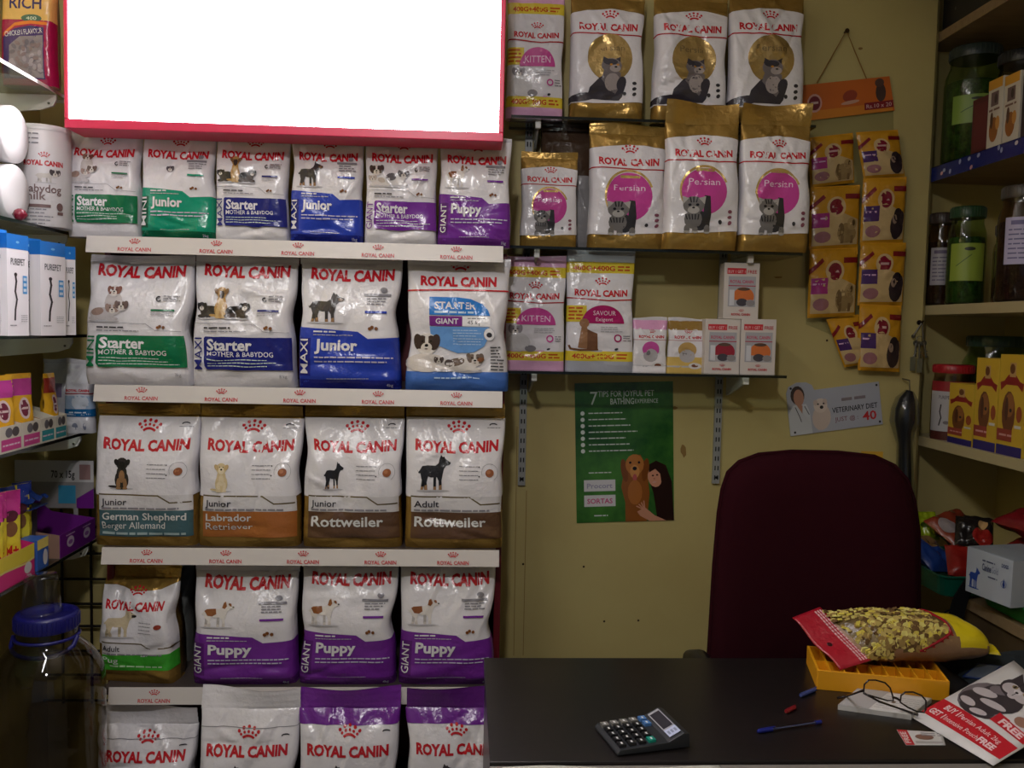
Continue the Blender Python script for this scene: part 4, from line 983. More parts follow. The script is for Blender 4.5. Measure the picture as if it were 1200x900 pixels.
pk = empty('wrapped_brush', atY(1064, 455, YB) + Vector((0, -.045, 0)), 'dark object in shiny clear plastic wrap, hanging at the wall corner behind the chair', 'wrapped tool')
o0 = atY(1064, 455, YB) + Vector((0, -.045, 0)); lk2 = lambda px, py: atY(px, py, YB-.045) - o0
pr = [((1066, 458), .012), ((1063, 468), .028), ((1061, 480), .036), ((1060, 494), .036), ((1059, 506), .026), ((1060, 520), .022), ((1060, 560), .025), ((1061, 600), .025), ((1061, 640), .022)]
mb = MB(); mb.tube([lk2(*p) for p, r in pr], [r*.8 for p, r in pr], M((34, 36, 40), 'plastic'), n=16); mb.build('brush_body', pk)
mb = MB(); rr = random.Random(3); mb.tube([lk2(*p) for p, r in pr], [r*rr.uniform(1.05, 1.35) for p, r in pr], glassy('wrap_film', (.78, .80, .82), rough=.12), n=18); mb.build('plastic_wrap', pk)
mb = MB(); mb.tube([lk2(1066, 446), lk2(1066, 459)], .0015, km); mb.tube([lk2(1066, 446), lk2(1066, 445)+Vector((0, .045, 0))], .0025, km); mb.build('hanger', pk)

# wire grid on the wall at far left
wg = atY(58, 600, YB-.02); mb = MB(); wirem = M((22, 18, 18), 'paint')
xs = [atY(x, 700, YB-.02).x - wg.x for x in (40, 73, 107, 141)]; zs = [atY(90, y, YB-.02).z - wg.z for y in (617, 648, 678, 707, 733, 762, 790, 820)]
for x in xs: mb.tube([(x, 0, .01), (x, 0, zs[-1]-.01)], .0042, wirem, n=8)
for z in zs: mb.tube([(xs[0]-.01, -.005, z), (xs[-1]+.01, -.005, z)], .0042, wirem, n=8)
wgo = mb.build('wire_grid_panel', loc=wg); tag(wgo, 'black wire grid panel on the wall between the big jar and the rack', 'wire grid')
mb = MB()
for x in (xs[0], xs[2]): mb.tube([(x, 0, zs[1]), (x, .02, zs[1])], .004, wirem)
mb.build('wall_peg', wgo)

# ------------------------------------------------------------------ desk and chair
DZ = .75
bt = noisy('desk_laminate', (28, 24, 24), (20, 18, 18), 14, .35, .7, rough=.32, bump=.03, bscale=160, stretch=(1, 6, 1))
dk = empty('desk', (.054, 1.46, 0), 'black laminate desk in front of the maroon chair, with a grey front ledge', 'desk')
def P_(parent_o, a, b): return tuple(a[i]-parent_o[i] for i in range(3)), tuple(b[i]-parent_o[i] for i in range(3))
o0 = (.054, 1.46, 0); XD = 1.40
def dspan(nm, a, b, m, bev=.002):
    mb = MB(); mb.span(*P_(o0, a, b), m); return mb.build(nm, dk, bevel=bev)
dspan('desk_top', (.054, 1.480, DZ-.028), (XD, 1.966, DZ), bt)
dspan('front_ledge', (.054, 1.30, DZ-.04), (XD, 1.479, DZ-.006), M((120, 116, 110), 'laminate'))
dspan('front_panel', (.074, 1.484, .02), (XD-.02, 1.50, DZ-.029), bt)
dspan('side_panel', (.056, 1.501, 0), (.074, 1.95, DZ-.029), bt); dspan('side_panel', (XD-.02, 1.501, 0), (XD-.002, 1.95, DZ-.029), bt)
# paper sheet lying on the ledge
a, b = atZ(588, 896, DZ-.01), atZ(838, 893, DZ-.01)
mb = MB(); x0, x1 = a.x, b.x
mb.grid(lambda u, v: Vector((x0+(x1-x0)*u, 1.335+(.134+.004*math.sin(u*7))*v, DZ-.0052+.0012*(1+math.sin(u*9))*v)), 20, 4, M((198, 198, 186), 'paper'))
tag(mb.build('paper_sheet', solid=.0004), 'blank off white paper sheet lying on the front ledge of the desk', 'paper')

mr = M((48, 15, 23), 'fabric'); bp = M((22, 20, 20), 'plastic')
YC = 2.20
ch = empty('office_chair', (.93, YC-.22, 0), 'maroon fabric office chair with a high rounded back, behind the black desk', 'chair')
co = Vector((.93, YC-.22, 0))
pts = []
tl = [(826, 772), (829, 730), (834, 660), (840, 600), (845, 572), (852, 553), (866, 541), (890, 533), (930, 530), (985, 531), (1025, 535), (1046, 545), (1059, 561), (1066, 585), (1070, 620), (1069, 680), (1067, 772)]
out = [atY(x, y, YC) - co for x, y in tl]; zb_ = .55
ol = [(p.x, p.z) for p in out]; ol = [(ol[0][0]-.004, zb_)] + ol + [(ol[-1][0], zb_)]
cx = sum(p[0] for p in ol)/len(ol)
def backfn(front):
    def f(u, v):
        z0 = zb_; z1 = max(p[1] for p in ol); 
        return None
    return f
# cushion: outline rings shrinking towards a domed front and back
mb = MB(); rings = []
dense = []
for i in range(len(ol)):
    p, q = ol[i], ol[(i+1) % len(ol)]; m = max(1, int(math.dist(p, q)/.025))
    for k in range(m): dense.append((p[0]+(q[0]-p[0])*k/m, p[1]+(q[1]-p[1])*k/m))
n = len(dense); ccx = sum(p[0] for p in dense)/n; ccz = sum(p[1] for p in dense)/n
prof = [(.0, -.050), (.35, -.049), (.7, -.045), (.88, -.036), (.965, -.020), (1.0, 0.0), (.985, .018), (.93, .032), (.7, .040), (.35, .042), (0, .042)]
vs = []; fs = []
for s, d in prof:
    for (x, z) in dense:
        X = ccx+(x-ccx)*s; Z = ccz+(z-ccz)*s
        vs.append((X, .22 + d + .05*((X-cx)/.26)**2*-.6 + .03*(Z-.85), Z))
for j in range(len(prof)-1):
    for k in range(n): k2 = (k+1) % n; fs.append((j*n+k2, j*n+k, (j+1)*n+k, (j+1)*n+k2))
mb.add(vs, [tuple(reversed(f)) for f in fs], mr, smooth=True); mb.build('backrest', ch)
mb = MB(); mb.tube([(x, .222 + -.03*((x-cx)/.26)**2 + .03*(z-.85), z) for x, z in dense], .006, mr, closed=True, n=6); mb.build('piping', ch)
mb = MB(); mb.lathe([(.0, .46), (.20, .46), (.255, .475), (.26, .50), (.24, .53), (.1, .54), (0, .54)], mr, n=32); mb.build('seat', ch)
mb = MB(); mb.span((-.035, .02, .43), (.035, .26, .445), bp); mb.span((-.035, .245, .43), (.035, .258, .75), bp); mb.build('back_bracket', ch, bevel=.004)
mb = MB(); mb.lathe([(.028, .1), (.028, .28), (.02, .28), (.02, .45)], bp, n=16); mb.build('gas_post', ch)
mb = MB()
for k in range(5):
    a = k*2*PI/5; d = Vector((math.cos(a), math.sin(a), 0)); mb.tube([Vector((0, 0, .12)), d*.28+Vector((0, 0, .08))], [.03, .018], bp)
mb.build('star_base', ch)
for k in range(5):
    a = k*2*PI/5; d = Vector((math.cos(a), math.sin(a), 0)); mb = MB(); mb.lathe([(.01, -.02), (.028, -.018), (.028, .018), (.01, .02)], bp, c=d*.28+Vector((0, 0, .03)), axis=(-d.y, d.x, 0), n=16); mb.tube([d*.28+Vector((0, 0, .045)), d*.28+Vector((0, 0, .09))], .008, bp); mb.build('castor', ch)
for s, px in ((-1, 815), (1, 1085)):
    p = atY(px, 766, 2.12) - co; mb = MB(); z = atY(812, 764, 2.12).z - .016
    xx = atY(817, 765, 2.12).x - co.x if s < 0 else .30
    mb.tube([(xx-.01, -.12, z-.02), (xx, -.08, z), (xx, .12, z+.004), (xx+.01*s, .17, z-.01)], [.018, .026, .026, .02], bp, n=12); mb.tube([(xx, .02, z-.01), (xx, .02, .50), (s*.15, .02, .46)], .014, bp); mb.build('armrest', ch)

# ------------------------------------------------------------------ on the desk
# calculator
FL, FR, BR, BL = [atZ(x, y, DZ+.012) for x, y in ((716, 880), (800, 870), (785, 838), (704, 847))]
ux = ((FR-FL)+(BR-BL)).normalized(); w = ((FR-FL).length+(BR-BL).length)/2; uy = Vector((-ux.y, ux.x, 0)); h = ((BL-FL).length+(BR-FR).length)/2*1.0
c0 = (FL+FR+BR+BL)/4; c0.z = DZ
an = math.atan2(ux.y, ux.x); sk = math.radians(0)
cal = empty('calculator', c0, 'black desktop calculator with tilted grey display, on the desk', 'calculator', rotz=an)
bk = M((38, 40, 44), 'plastic'); kk = M((20, 20, 23), 'plastic')
mb = MB()
prof = [(-w/2, .006), (-w/2+.006, .0115), (.20*w, .016), (.23*w, .018), (w/2-.012, .030), (w/2-.002, .028), (w/2, .002), (-w/2, .002)]
v = [(x, -h/2, z) for x, z in prof] + [(x, h/2, z) for x, z in prof]; n = len(prof)
mb.add(v, [tuple(reversed(range(n))), tuple(range(n, 2*n))] + [(i, (i+1) % n, (i+1) % n+n, i+n) for i in range(n)], bk); mb.build('case', cal, bevel=.0015)
for (x, y) in ((-.42, -.38), (-.42, .38), (.42, -.38), (.42, .38)):
    mb = MB(); mb.lathe([(.004, 0), (.004, .0035)], bk, c=(x*w, y*h, 0), n=10); mb.build('rubber_foot', cal)
def topz(x): 
    for (a, za), (b, zb) in zip(prof, prof[1:5]):
        if a <= x <= b: return za + (zb-za)*(x-a)/(b-a)
    return .016
cols = [-.43, -.30, -.18, -.06, .06]; 
for i in range(5):
    for j in range(5):
        x = (-.40+.135*i)*w; y = (-.36+.18*j)*h
        m_ = kk; s = (.095*w, .13*h, .006)
        if i == 4 and j in (3, 4): m_ = M((70, 112, 166), 'plastic')
        elif j == 4: m_ = M((110, 108, 104), 'plastic')
        elif i == 3 and j == 0: m_ = M((20, 130, 112), 'plastic')
        elif i == 4: continue
        mb = MB(); z = topz(x); mb.box((x, y, z+.002), s, m_)
        A = Art(); A.rect(M((206, 206, 206), 'card'), -.012*w, -.03*h, .012*w, .03*h); lay(mb, A, plane_fn((x, y, z+.005), (1, 0, 0), (0, 1, 0)), base=.0002); mb.build('key', cal)
xa, xb = .245*w, w/2-.0145; za, zb = topz(xa)+.0008, topz(xb)+.0008; nrm = (xb-xa, 0, zb-za)
mb = MB(); mb.add([(xa, -.42*h, za+.0008), (xb, -.42*h, zb+.0008), (xb, .44*h, zb+.0008), (xa, .44*h, za+.0008)], [(0, 1, 2, 3)], M((150, 150, 158), 'plastic'))
pf = plane_fn((xa, 0, za+.0008), nrm, (0, 1, 0)); A = Art(); L = Vector(nrm).length
A.rect(M((52, 50, 56), 'gloss'), .08*L, -.16*h, .92*L, .38*h); A.rect(M((170, 178, 206), 'card'), .0, -.42*h, L, -.2*h)
for k in range(3): A.rect(M((120, 128, 150), 'card'), (.12+.28*k)*L, -.36*h, (.30+.28*k)*L, -.26*h)
lay(mb, A, pf, base=.0003); mb.build('display', cal)

def pen_like(pa, pb, name, label, body, capc, Lcap, r=.0042, cat='pen', ink=None):
    a, b = atZ(*pa, DZ+r), atZ(*pb, DZ+r); d = (b-a).normalized(); L = (b-a).length
    o = empty(name, a-Vector((0, 0, r)), label, cat); q = Vector((0, 0, r))
    mb = MB(); mb.tube([q+d*Lcap*.6, q+d*(L-.008)], r*.86, body, n=12); bo = mb.build('barrel', o)
    mb = MB(); mb.tube([q, q+d*.004, q+d*Lcap], [r*.7, r, r], capc, n=12); cp = mb.build('cap', o)
    mb = MB(); s = Vector((-d.y, d.x, 0)); mb.tube([q+d*.004+Vector((0, 0, r*.9)), q+d*(Lcap+.006)+Vector((0, 0, r*.98))], .0013, capc, n=6); mb.build('pocket_clip', cp)
    mb = MB(); mb.tube([q+d*(L-.012), q+d*L], r*.9, capc, n=12); mb.build('end_plug', o)
    if ink: mb = MB(); mb.tube([q+d*Lcap, q+d*(L-.012)], r*.4, ink, n=8); mb.build('ink_tube', o)
    return o
bluep = M((24, 34, 120), 'plastic')
pen_like((888, 857), (962, 846), 'ballpoint_pen', 'clear ballpoint pen with blue cap, lying on the desk between calculator and leaflet', CLEAR, bluep, .032, ink=M((60, 70, 110), 'plastic'))
def cap_(px, pb, m, label):
    a, b = atZ(*px, DZ+.0045), atZ(*pb, DZ+.0045); mb = MB(); d = (b-a).normalized(); mb.tube([a, a+d*.003, b], [.0032, .0045, .0045], m, n=12); k = a+Vector((0, 0, .004)); mb.tube([k, k+(b-a)*1.1], .0012, m, n=6)
    return tag(mb.build('pen_cap'), label, 'pen cap')
cap_((938, 815), (955, 808), M((60, 72, 128), 'plastic'), 'pale blue pen cap lying beside the yellow tray')
cap_((921, 834), (931, 829), M((126, 22, 32), 'plastic'), 'small red pen cap lying above the blue pen on the desk')

# yellow compartment tray
q = [atZ(957, 808, DZ), atZ(1112, 822, DZ)]; d = q[1]-q[0]; tw = d.length; an = math.atan2(d.y, d.x)
tr = empty('yellow_tray', q[0], 'shallow orange yellow compartment tray under the food bag on the desk', 'tray', rotz=an)
ym = M((226, 158, 28), 'plastic'); td, th = .15, .042
for nm, a, b in (('wall_panel', (0, 0, 0), (tw, .005, th)), ('wall_panel', (0, td-.005, 0), (tw, td, th)), ('wall_panel', (0, .005, 0), (.005, td-.005, th)), ('wall_panel', (tw-.005, .005, 0), (tw, td-.005, th)), ('base_panel', (.005, .005, 0), (tw-.005, td-.005, .003))):
    mb = MB(); mb.span(a, b, ym); mb.build(nm, tr, bevel=.001)
for k in range(1, 9):
    mb = MB(); x = tw*k/9; mb.span((x-.0015, .005, .003), (x+.0015, td-.005, th-.004), ym); mb.build('divider', tr)
mb = MB(); mb.span((.005, td*.5-.0015, .003), (tw-.005, td*.5+.0015, th-.006), ym); mb.build('divider', tr)

# food bag lying across the tray
zt = DZ + th
YG = q[0].y + .085
a, b = atY(984, 780, YG), atY(1143, 772, YG)
bw = b.x - a.x; tops = .094
bg = empty('pet_food_bag', (a.x, YG, zt), 'clear fronted bag of yellow biscuits with a red header flap, lying across the yellow tray', 'pet food bag')
kr = noisy('kraft_film', (150, 118, 88), (128, 96, 70), 18, .3, .7, rough=.4, bump=.3, bscale=25)
bd = .155; bh = tops
def pill(s, t):
    u = s*2-1; ang = t*2*PI
    e = max(.0, 1-abs(u)**3.2)**.42 if u > 0 else (1-.30*abs(u)**3)
    hz = bh*(.22+.78*e); hy = bd/2*(.62+.38*e)
    c, sn = math.cos(ang), math.sin(ang)
    y = hy*math.copysign(abs(c)**.75, c); z = hz/2*math.copysign(abs(sn)**.8, sn)
    x = bw*s - y*.40*(1-s)**1.5
    nz = noise.noise(Vector((x*22, y*22, z*22)))*.006*e
    ends = .012 if s > .5 else .006
    zz_ = z + hz/2*.98 + nz + (1-e)*(.028 if s < .5 else .022)
    k_ = max(0, 1-s/.16)**1.6
    zz_ = zz_*(1-k_) + k_*bh*(.52 + .80*y/bd)
    return Vector((x, y*(1+nz*4), zz_))
mb = MB(); NU, NV = 44, 40; P = [pill(i/NU, j/NV) for i in range(NU+1) for j in range(NV)]
win = M((96, 78, 44), 'film'); redb = M((150, 26, 40), 'film'); yl = M((216, 196, 30), 'film')  # window colour darkened to stand for shade in the gaps between biscuits
lims = {}
for i in range(NU):
    for j in range(NV):
        s = (i+.5)/NU; t = (j+.5)/NV; jj = (j+1) % NV
        f = (i*NV+j, i*NV+jj, (i+1)*NV+jj, (i+1)*NV+j)
        ctrp = (P[f[0]]+P[f[1]]+P[f[2]]+P[f[3]])/4
        edge_ = .66 - 2.2*max(0, (.80*bh-ctrp.z))/bw
        if ctrp.z > (.42 if s > .2 else .2)*bh and .02 < s < edge_ + .0: m_ = win
        elif ctrp.z > .42*bh and s < edge_+.03 and s > .02: m_ = redb
        elif s > .71 + .1*max(0, (.8*bh-ctrp.z))/bh and ctrp.z > .45*bh: m_ = yl
        else: m_ = kr
        lims.setdefault(m_, []).append(f)
for m_, ff in lims.items():
    used = sorted({i for f in ff for i in f}); mp = {k: i for i, k in enumerate(used)}
    mb.add([P[k] for k in used], [tuple(mp[i] for i in f) for f in ff], m_, smooth=True)
mb.add([P[j] for j in range(NV)], [tuple(range(NV))], kr); mb.add([P[NU*NV+j] for j in range(NV)], [tuple(reversed(range(NV)))], yl)
mb.build('bag_body', bg)
# biscuits pressed against the window, too many and too jumbled to count
mb = MB(); rnd = random.Random(8); bm1 = [M(c, 'matte') for c in ((206, 190, 84), (184, 164, 96), (150, 126, 74), (214, 204, 120), (104, 78, 48))]
for k in range(640):
    s = rnd.uniform(.02, .65); t = rnd.uniform(.04, .60); p = pill(s, t)
    if p.z < (.44 if s > .2 else .2)*bh or s > .64 - 2.2*max(0, (.80*bh-p.z))/bw: continue
    q1 = pill(s+.01, t); q2 = pill(s, t+.01); nn = (q1-p).cross(q2-p).normalized()
    if nn.z < 0 and nn.y > 0: nn = -nn
    cc = Vector((p.x, p.y, p.z)); out_ = (cc-Vector((p.x, 0, bh*.45))).normalized()
    r = rnd.uniform(.007, .0115); rot = Vector((0, 0, 1)).rotation_difference((out_+Vector((rnd.uniform(-.22, .22), rnd.uniform(-.22, .22), 0))).normalized()).to_matrix() @ Matrix.Rotation(rnd.uniform(0, 6), 3, 'Z')
    shp = [(math.cos(a_)*rnd.uniform(.55, 1.1), math.sin(a_)*rnd.uniform(.5, .9)) for a_ in (.2, 1.1, 1.9, 2.9, 4.1, 5.3)]
    v = [cc + rot @ Vector((x*r, y*r, .0014)) for x, y in shp] + [cc + rot @ Vector((x*r, y*r, -.0035)) for x, y in shp]; nn_ = len(shp)
    mb.add(v, [tuple(range(nn_))] + [(i, i+nn_, (i+1) % nn_+nn_, (i+1) % nn_) for i in range(nn_)], rnd.choice(bm1))
arc = []
for k in range(40):
    t = .06+.5*k/39
    for it in range(1):
        s = .78
        for _ in range(8): s = .5*s + .5*(.665 - 2.2*max(0, (.80*bh-pill(s, t).z))/bw)
    p = pill(s, t)
    if p.z > .40*bh: arc.append(p+Vector((0, 0, .001)))
am = MB(); am.tube(arc, .0032, redb, n=6); am.build('window_trim', bg)
bi = mb.build('biscuits', bg); bi['kind'] = 'stuff'
# header flap, drooping at the left
e0 = Vector((a.x, YG, zt))
sF, sB = pill(.0, .5), pill(.0, .0); lv_ = Vector((-.060, -.006, -.020)); f4 = [sF+lv_, sF+Vector((.008, -.006, .002)), sB+Vector((.008, .004, .004)), sB+lv_]
mb = MB(); fl_m = M((160, 28, 44), 'film')
def flap(u, v):
    p = f4[0].lerp(f4[1], u); q = f4[3].lerp(f4[2], u); r_ = p.lerp(q, v); return r_ + Vector((0, 0, .004*math.sin(v*9)*(1-u)))
mb.grid(flap, 12, 18, fl_m); A = Art(); 
for k in range(3):
    ps = []
    for j in range(16): 
        v0, v1 = .04+j*.058, .04+j*.058+.048; u0 = .72+.085*k
        ps.append([(u0, v0), (u0+.045, v0), (u0+.045, v1), (u0, v1)])
    A.it.append((M((214, 170, 176), 'film'), ps))
A.ell(M((60, 14, 20), 'film'), .35, .42, .07, .04)
lay(mb, A, lambda x, z, off: (flap(x, z)+Vector((0, -off, off*.5)), (0, -.8, .6)), cuts(0, 1, 12), cuts(0, 1, 18)); mb.build('header_flap', bg, solid=.0012)
mb = MB(); ex = bw
def tailf(u, v): return Vector((ex*(.97)+.028*u, (-.05+.10*v)*(1+.25*u), .024+.012*u*math.sin(v*6)))
mb.grid(tailf, 6, 12, yl); mb.build('end_seal', bg, solid=.001)

# papers, ticket, glasses, leaflet
def sheet(name, px, z0s, label, cat, art=None, mat=None, group=None, thick_=.0008, curl=0):
    c = [atZ(x, y, DZ+z) for (x, y), z in zip(px, z0s)]; ux, uz = c[1]-c[0], c[3]-c[0]; w, h = ux.length, uz.length; o = sum(c, Vector())/4
    S = lambda u, v: c[0].lerp(c[1], u).lerp(c[3].lerp(c[2], u), v) - o + Vector((0, 0, curl*math.sin(PI*u)*math.sin(PI*v)))
    mb = MB(); nx, nz = 10, 10
    mb.grid(lambda u, v: S(u, v), nx, nz, mat or M((206, 204, 204), 'paper'))
    n0 = (ux).cross(uz).normalized()
    k = len(mb.v); mb.grid(lambda u, v: S(u, v)-n0*thick_, nx, nz, mat or M((206, 204, 204), 'paper')); nf = nx*nz; mb.f[nf:2*nf] = [tuple(reversed(f)) for f in mb.f[nf:2*nf]]
    ring_ = [(i, 0) for i in range(nx)] + [(nx, j) for j in range(nz)] + [(i, nz) for i in range(nx, 0, -1)] + [(0, j) for j in range(nz, 0, -1)]
    id_ = [j*(nx+1)+i for i, j in ring_]; m = len(id_)
    for i in range(m): mb.f.append((id_[i]+k, id_[(i+1) % m]+k, id_[(i+1) % m], id_[i])); mb.m.append(0); mb.sm.append(False)
    if art:
        A = Art(); art(A, w, h, random.Random(5))
        def fn(x, z, off): return S(x/w, z/h) + n0*off, n0
        lay(mb, A, fn, [w*i/nx for i in range(1, nx)], [h*j/nz for j in range(1, nz)], bounds=(0, 0, w, h), base=.0003, step=.00004)
    return tag(mb.build(name, loc=o), label, cat, group)
def pad_art(A, w, h, rnd):
    for k in range(7): A.fuzz(M((150, 150, 156), 'paper'), .45*w, .95*w, (.15+.1*k)*h, .02*h, rnd)
    A.rect(M((168, 166, 168), 'paper'), .0, .0, .42*w, h); A.ell(M((110, 90, 70), 'paper'), .62*w, .5*h, .03*w, .05*h)
sheet('note_pad', [(982, 826), (1068, 838), (1092, 818), (1006, 806)], [.010]*4, 'white note pad lying under the spectacles on the desk', 'note pad', pad_art, thick_=.0098)
def tick_art(A, w, h, rnd):
    A.rect(G((190, 34, 48)), 0, 0, .22*w, h); A.text(G((220, 206, 206)), 'FREE', .16*w, .12*h, .13*w, w=.75*h, bold=.02, rot=90)
    A.ell(G((130, 96, 84)), .55*w, .55*h, .22*w, .2*h); A.rect(G((170, 166, 166)), .28*w, .1*h, .95*w, .25*h); fuzz_block(A, GREY, .5*w, .95*w, .8*h, 2, .15*h, rnd, F=G)
sheet('coupon', [(1062, 873), (1108, 873), (1104, 858), (1051, 855)], [.0012]*4, 'small red and white coupon sticking out from under the leaflet', 'coupon', tick_art)
def leaf_art(A, w, h, rnd):
    rr = G((190, 30, 46)); Wt = G((226, 200, 204))
    A.rect(rr, 0, .09*h, w*.98, .30*h)
    A.text(Wt, 'BUY 1', .12*w, .215*h, .055*h, w=.18*w, bold=.03); A.text(Wt, 'Persian Adult 2kg', .32*w, .215*h, .048*h, w=.52*w)
    A.text(Wt, 'GET 1', .04*w, .125*h, .055*h, w=.18*w, bold=.03); A.text(Wt, 'Intensive Pouch', .24*w, .125*h, .048*h, w=.42*w); A.text(Wt, 'FREE', .67*w, .12*h, .06*h, w=.19*w, bold=.04)
    e = lambda c, cx, cz, rx, rz, rot=0: A.ell(G(c), cx*w, cz*h, rx*w, rz*h, rot, n=18)
    D, M_, Lg = (58, 52, 58), (112, 104, 110), (186, 178, 182)
    e(M_, .30, .50, .29, .20, 10); e(D, .36, .42, .24, .12, 15); e(D, .18, .45, .13, .09); e(D, .40, .60, .25, .17, 0); e(Lg, .22, .56, .15, .045, 20); e(Lg, .42, .50, .16, .035, 12); e(Lg, .2, .40, .11, .035, -10); e(Lg, .40, .36, .1, .03, 20); e(M_, .30, .66, .12, .05, 30)
    e(D, .44, .77, .24, .12); A.poly(G(D), [(.24*w, .82*h), (.24*w, .95*h), (.36*w, .88*h)]); A.poly(G(D), [(.52*w, .88*h), (.66*w, .94*h), (.64*w, .80*h)])
    e(Lg, .35, .75, .11, .065, 15); e(Lg, .53, .74, .11, .065, -15); e(Lg, .44, .70, .06, .045); e((206, 200, 204), .44, .76, .05, .03)
    for k in (.36, .52): e((150, 130, 90), k, .785, .035, .022); e(BLACK, k, .785, .014, .02)
    e(BLACK, .44, .745, .02, .012); A.line(G(D), [(.44*w, .735*h), (.44*w, .69*h)], .008*w)
    for k in (.38, .44, .50): A.line(G((40, 36, 40)), [(k*w, .80*h), (k*w, .88*h)], .012*w)
    A.rect(rr, .56*w, .36*h, .98*w, .47*h); A.text(Wt, 'FREE', .64*w, .38*h, .065*h, w=.28*w, bold=.04)
    A.rect(G((204, 200, 202)), .70*w, .46*h, .98*w, .62*h); e((150, 112, 96), .78, .53, .08, .055); fuzz_block(A, GREY, .7*w, .95*w, .66*h, 3, .018*h, rnd, F=G)
sheet('promotion_leaflet', [(1068, 840), (1164, 897), (1262, 838), (1188, 774)], [.004, .003, .05, .062], 'large white leaflet with a grey cat picture and red text bar, front right of desk', 'leaflet', leaf_art, curl=.006)
# things the leaflet leans on: a dark folded cloth and a blue booklet
mb = MB(); c = atZ(1180, 800, DZ)
mb.grid(lambda u, v: Vector((-.13+.30*u, -.05+.14*v, .040*max(0, math.sin(PI*u))**.5*max(0, math.sin(PI*v))**.5 + .006*math.sin(u*15+v*6)*math.sin(PI*v)*math.sin(PI*u) + .0015)), 26, 16, M((40, 46, 50), 'matte'))
tag(mb.build('folded_cloth', loc=(c.x+.04, c.y+.04, DZ)), 'dark grey folded cloth heaped behind the leaflet at the right end of the desk', 'cloth')
def bl_art(A, w, h, rnd): A.rect(G((96, 106, 124)), .04*w, .06*h, .52*w, .94*h)
sheet('blue_booklet', [(1128, 792), (1178, 800), (1196, 783), (1146, 777)], [.012, .012, .03, .03], 'dark blue booklet tucked between the tray and the leaflet', 'booklet', bl_art, mat=M((20, 50, 110), 'card'), thick_=.004)

# spectacles
sp = empty('spectacles', atZ(1032, 822, DZ+.012), 'dark framed spectacles standing on the note pad in front of the yellow tray', 'spectacles')
o0 = atZ(1032, 822, DZ+.012); fm = M((34, 26, 28), 'gloss')
lp = lambda x, y, Y=1.585: atY(x, y, Y) - o0
l1 = [(1012, 811), (1013, 802), (1018, 797), (1026, 797), (1037, 800), (1043, 806), (1046, 815), (1047, 821), (1040, 821), (1026, 817), (1016, 814)]
l2 = [(1055, 823), (1056, 815), (1061, 811), (1070, 811), (1080, 815), (1085, 821), (1085, 831), (1083, 835), (1075, 834), (1064, 829)]
for nm, ll in (('lens_rim', l1), ('lens_rim', l2)):
    mb = MB(); mb.tube([lp(*p) for p in ll], .0016, fm, closed=True, n=8); rim = mb.build(nm, sp)
    mb = MB(); pts = [lp(*p) for p in ll]; mb.add(pts, [tuple(range(len(pts)))], CLEAR); mb.build('lens', rim)
mb = MB(); mb.tube([lp(1046, 817), lp(1050, 818), lp(1055, 821)], .0022, fm); mb.build('bridge', sp)
mb = MB(); mb.tube([lp(1012, 809), lp(1006, 811, 1.60), atZ(992, 816, DZ+.012)-o0, atZ(981, 818, DZ+.008)-o0], [.0024, .002, .002, .0026], fm); mb.build('temple_arm', sp)
mb = MB(); mb.tube([lp(1012, 812), lp(1030, 822, 1.56), atZ(1056, 831, DZ+.014)-o0, atZ(1076, 838, DZ+.013)-o0], [.0022, .002, .002, .0026], fm); mb.build('temple_arm', sp)

# ------------------------------------------------------------------ glass shelves on the left wall
LS = [2.070, 1.727, 1.462, 1.197, .886]; LE = [2.384, 2.433, 2.459, 2.504, 2.544]; XF = -1.03
lab = ['top glass shelf at far left with a bright white front edge', 'glass shelf at far left holding the white tubs and milk tin', 'glass shelf at far left holding the blue topped boxes', 'glass shelf at far left holding the yellow pouch cartons', 'lowest glass shelf at far left holding the purple and pink trays']
lit_edge = M((236, 236, 236), 'plastic')  # white rim colour stands for sign light caught by the top glass edge
for i, (z, ye) in enumerate(zip(LS, LE)):
    s = empty('glass_side_shelf', (XL, 2.0, z), lab[i], 'shelf', 'glass shelves on the left wall')
    mb = MB(); slab(mb, .002, -.80, -.008, XF-XL, ye-2.0, 0, GLASS, lit_edge if i == 0 else edge); mb.build('glass_sheet', s)
    for yb in (ye-.085-2.0, -.55):
        mb = MB(); D = XF-XL-.012
        prof = [(0, -.0088), (0, -.062), (.05, -.060), (D-.03, -.046), (D, -.036), (D+.008, -.022), (D+.008, -.0088)]; n = len(prof)
        v = [(x, yb-.0035, zz) for x, zz in prof] + [(x, yb+.0035, zz) for x, zz in prof]
        mb.add(v, [tuple(reversed(range(n))), tuple(range(n, 2*n))] + [(i_, (i_+1) % n, (i_+1) % n+n, i_+n) for i_ in range(n)], M((206, 204, 200), 'paint'))
        bo = mb.build('bracket', s)
        mb = MB(); mb.lathe([(.003, 0), (.003, .002)], M((90, 90, 90), 'metal'), c=(D-.01, yb-.0035, -.03), axis=(0, -1, 0), n=8); mb.build('screw', bo)
mb = MB()
for i in range(2): pass

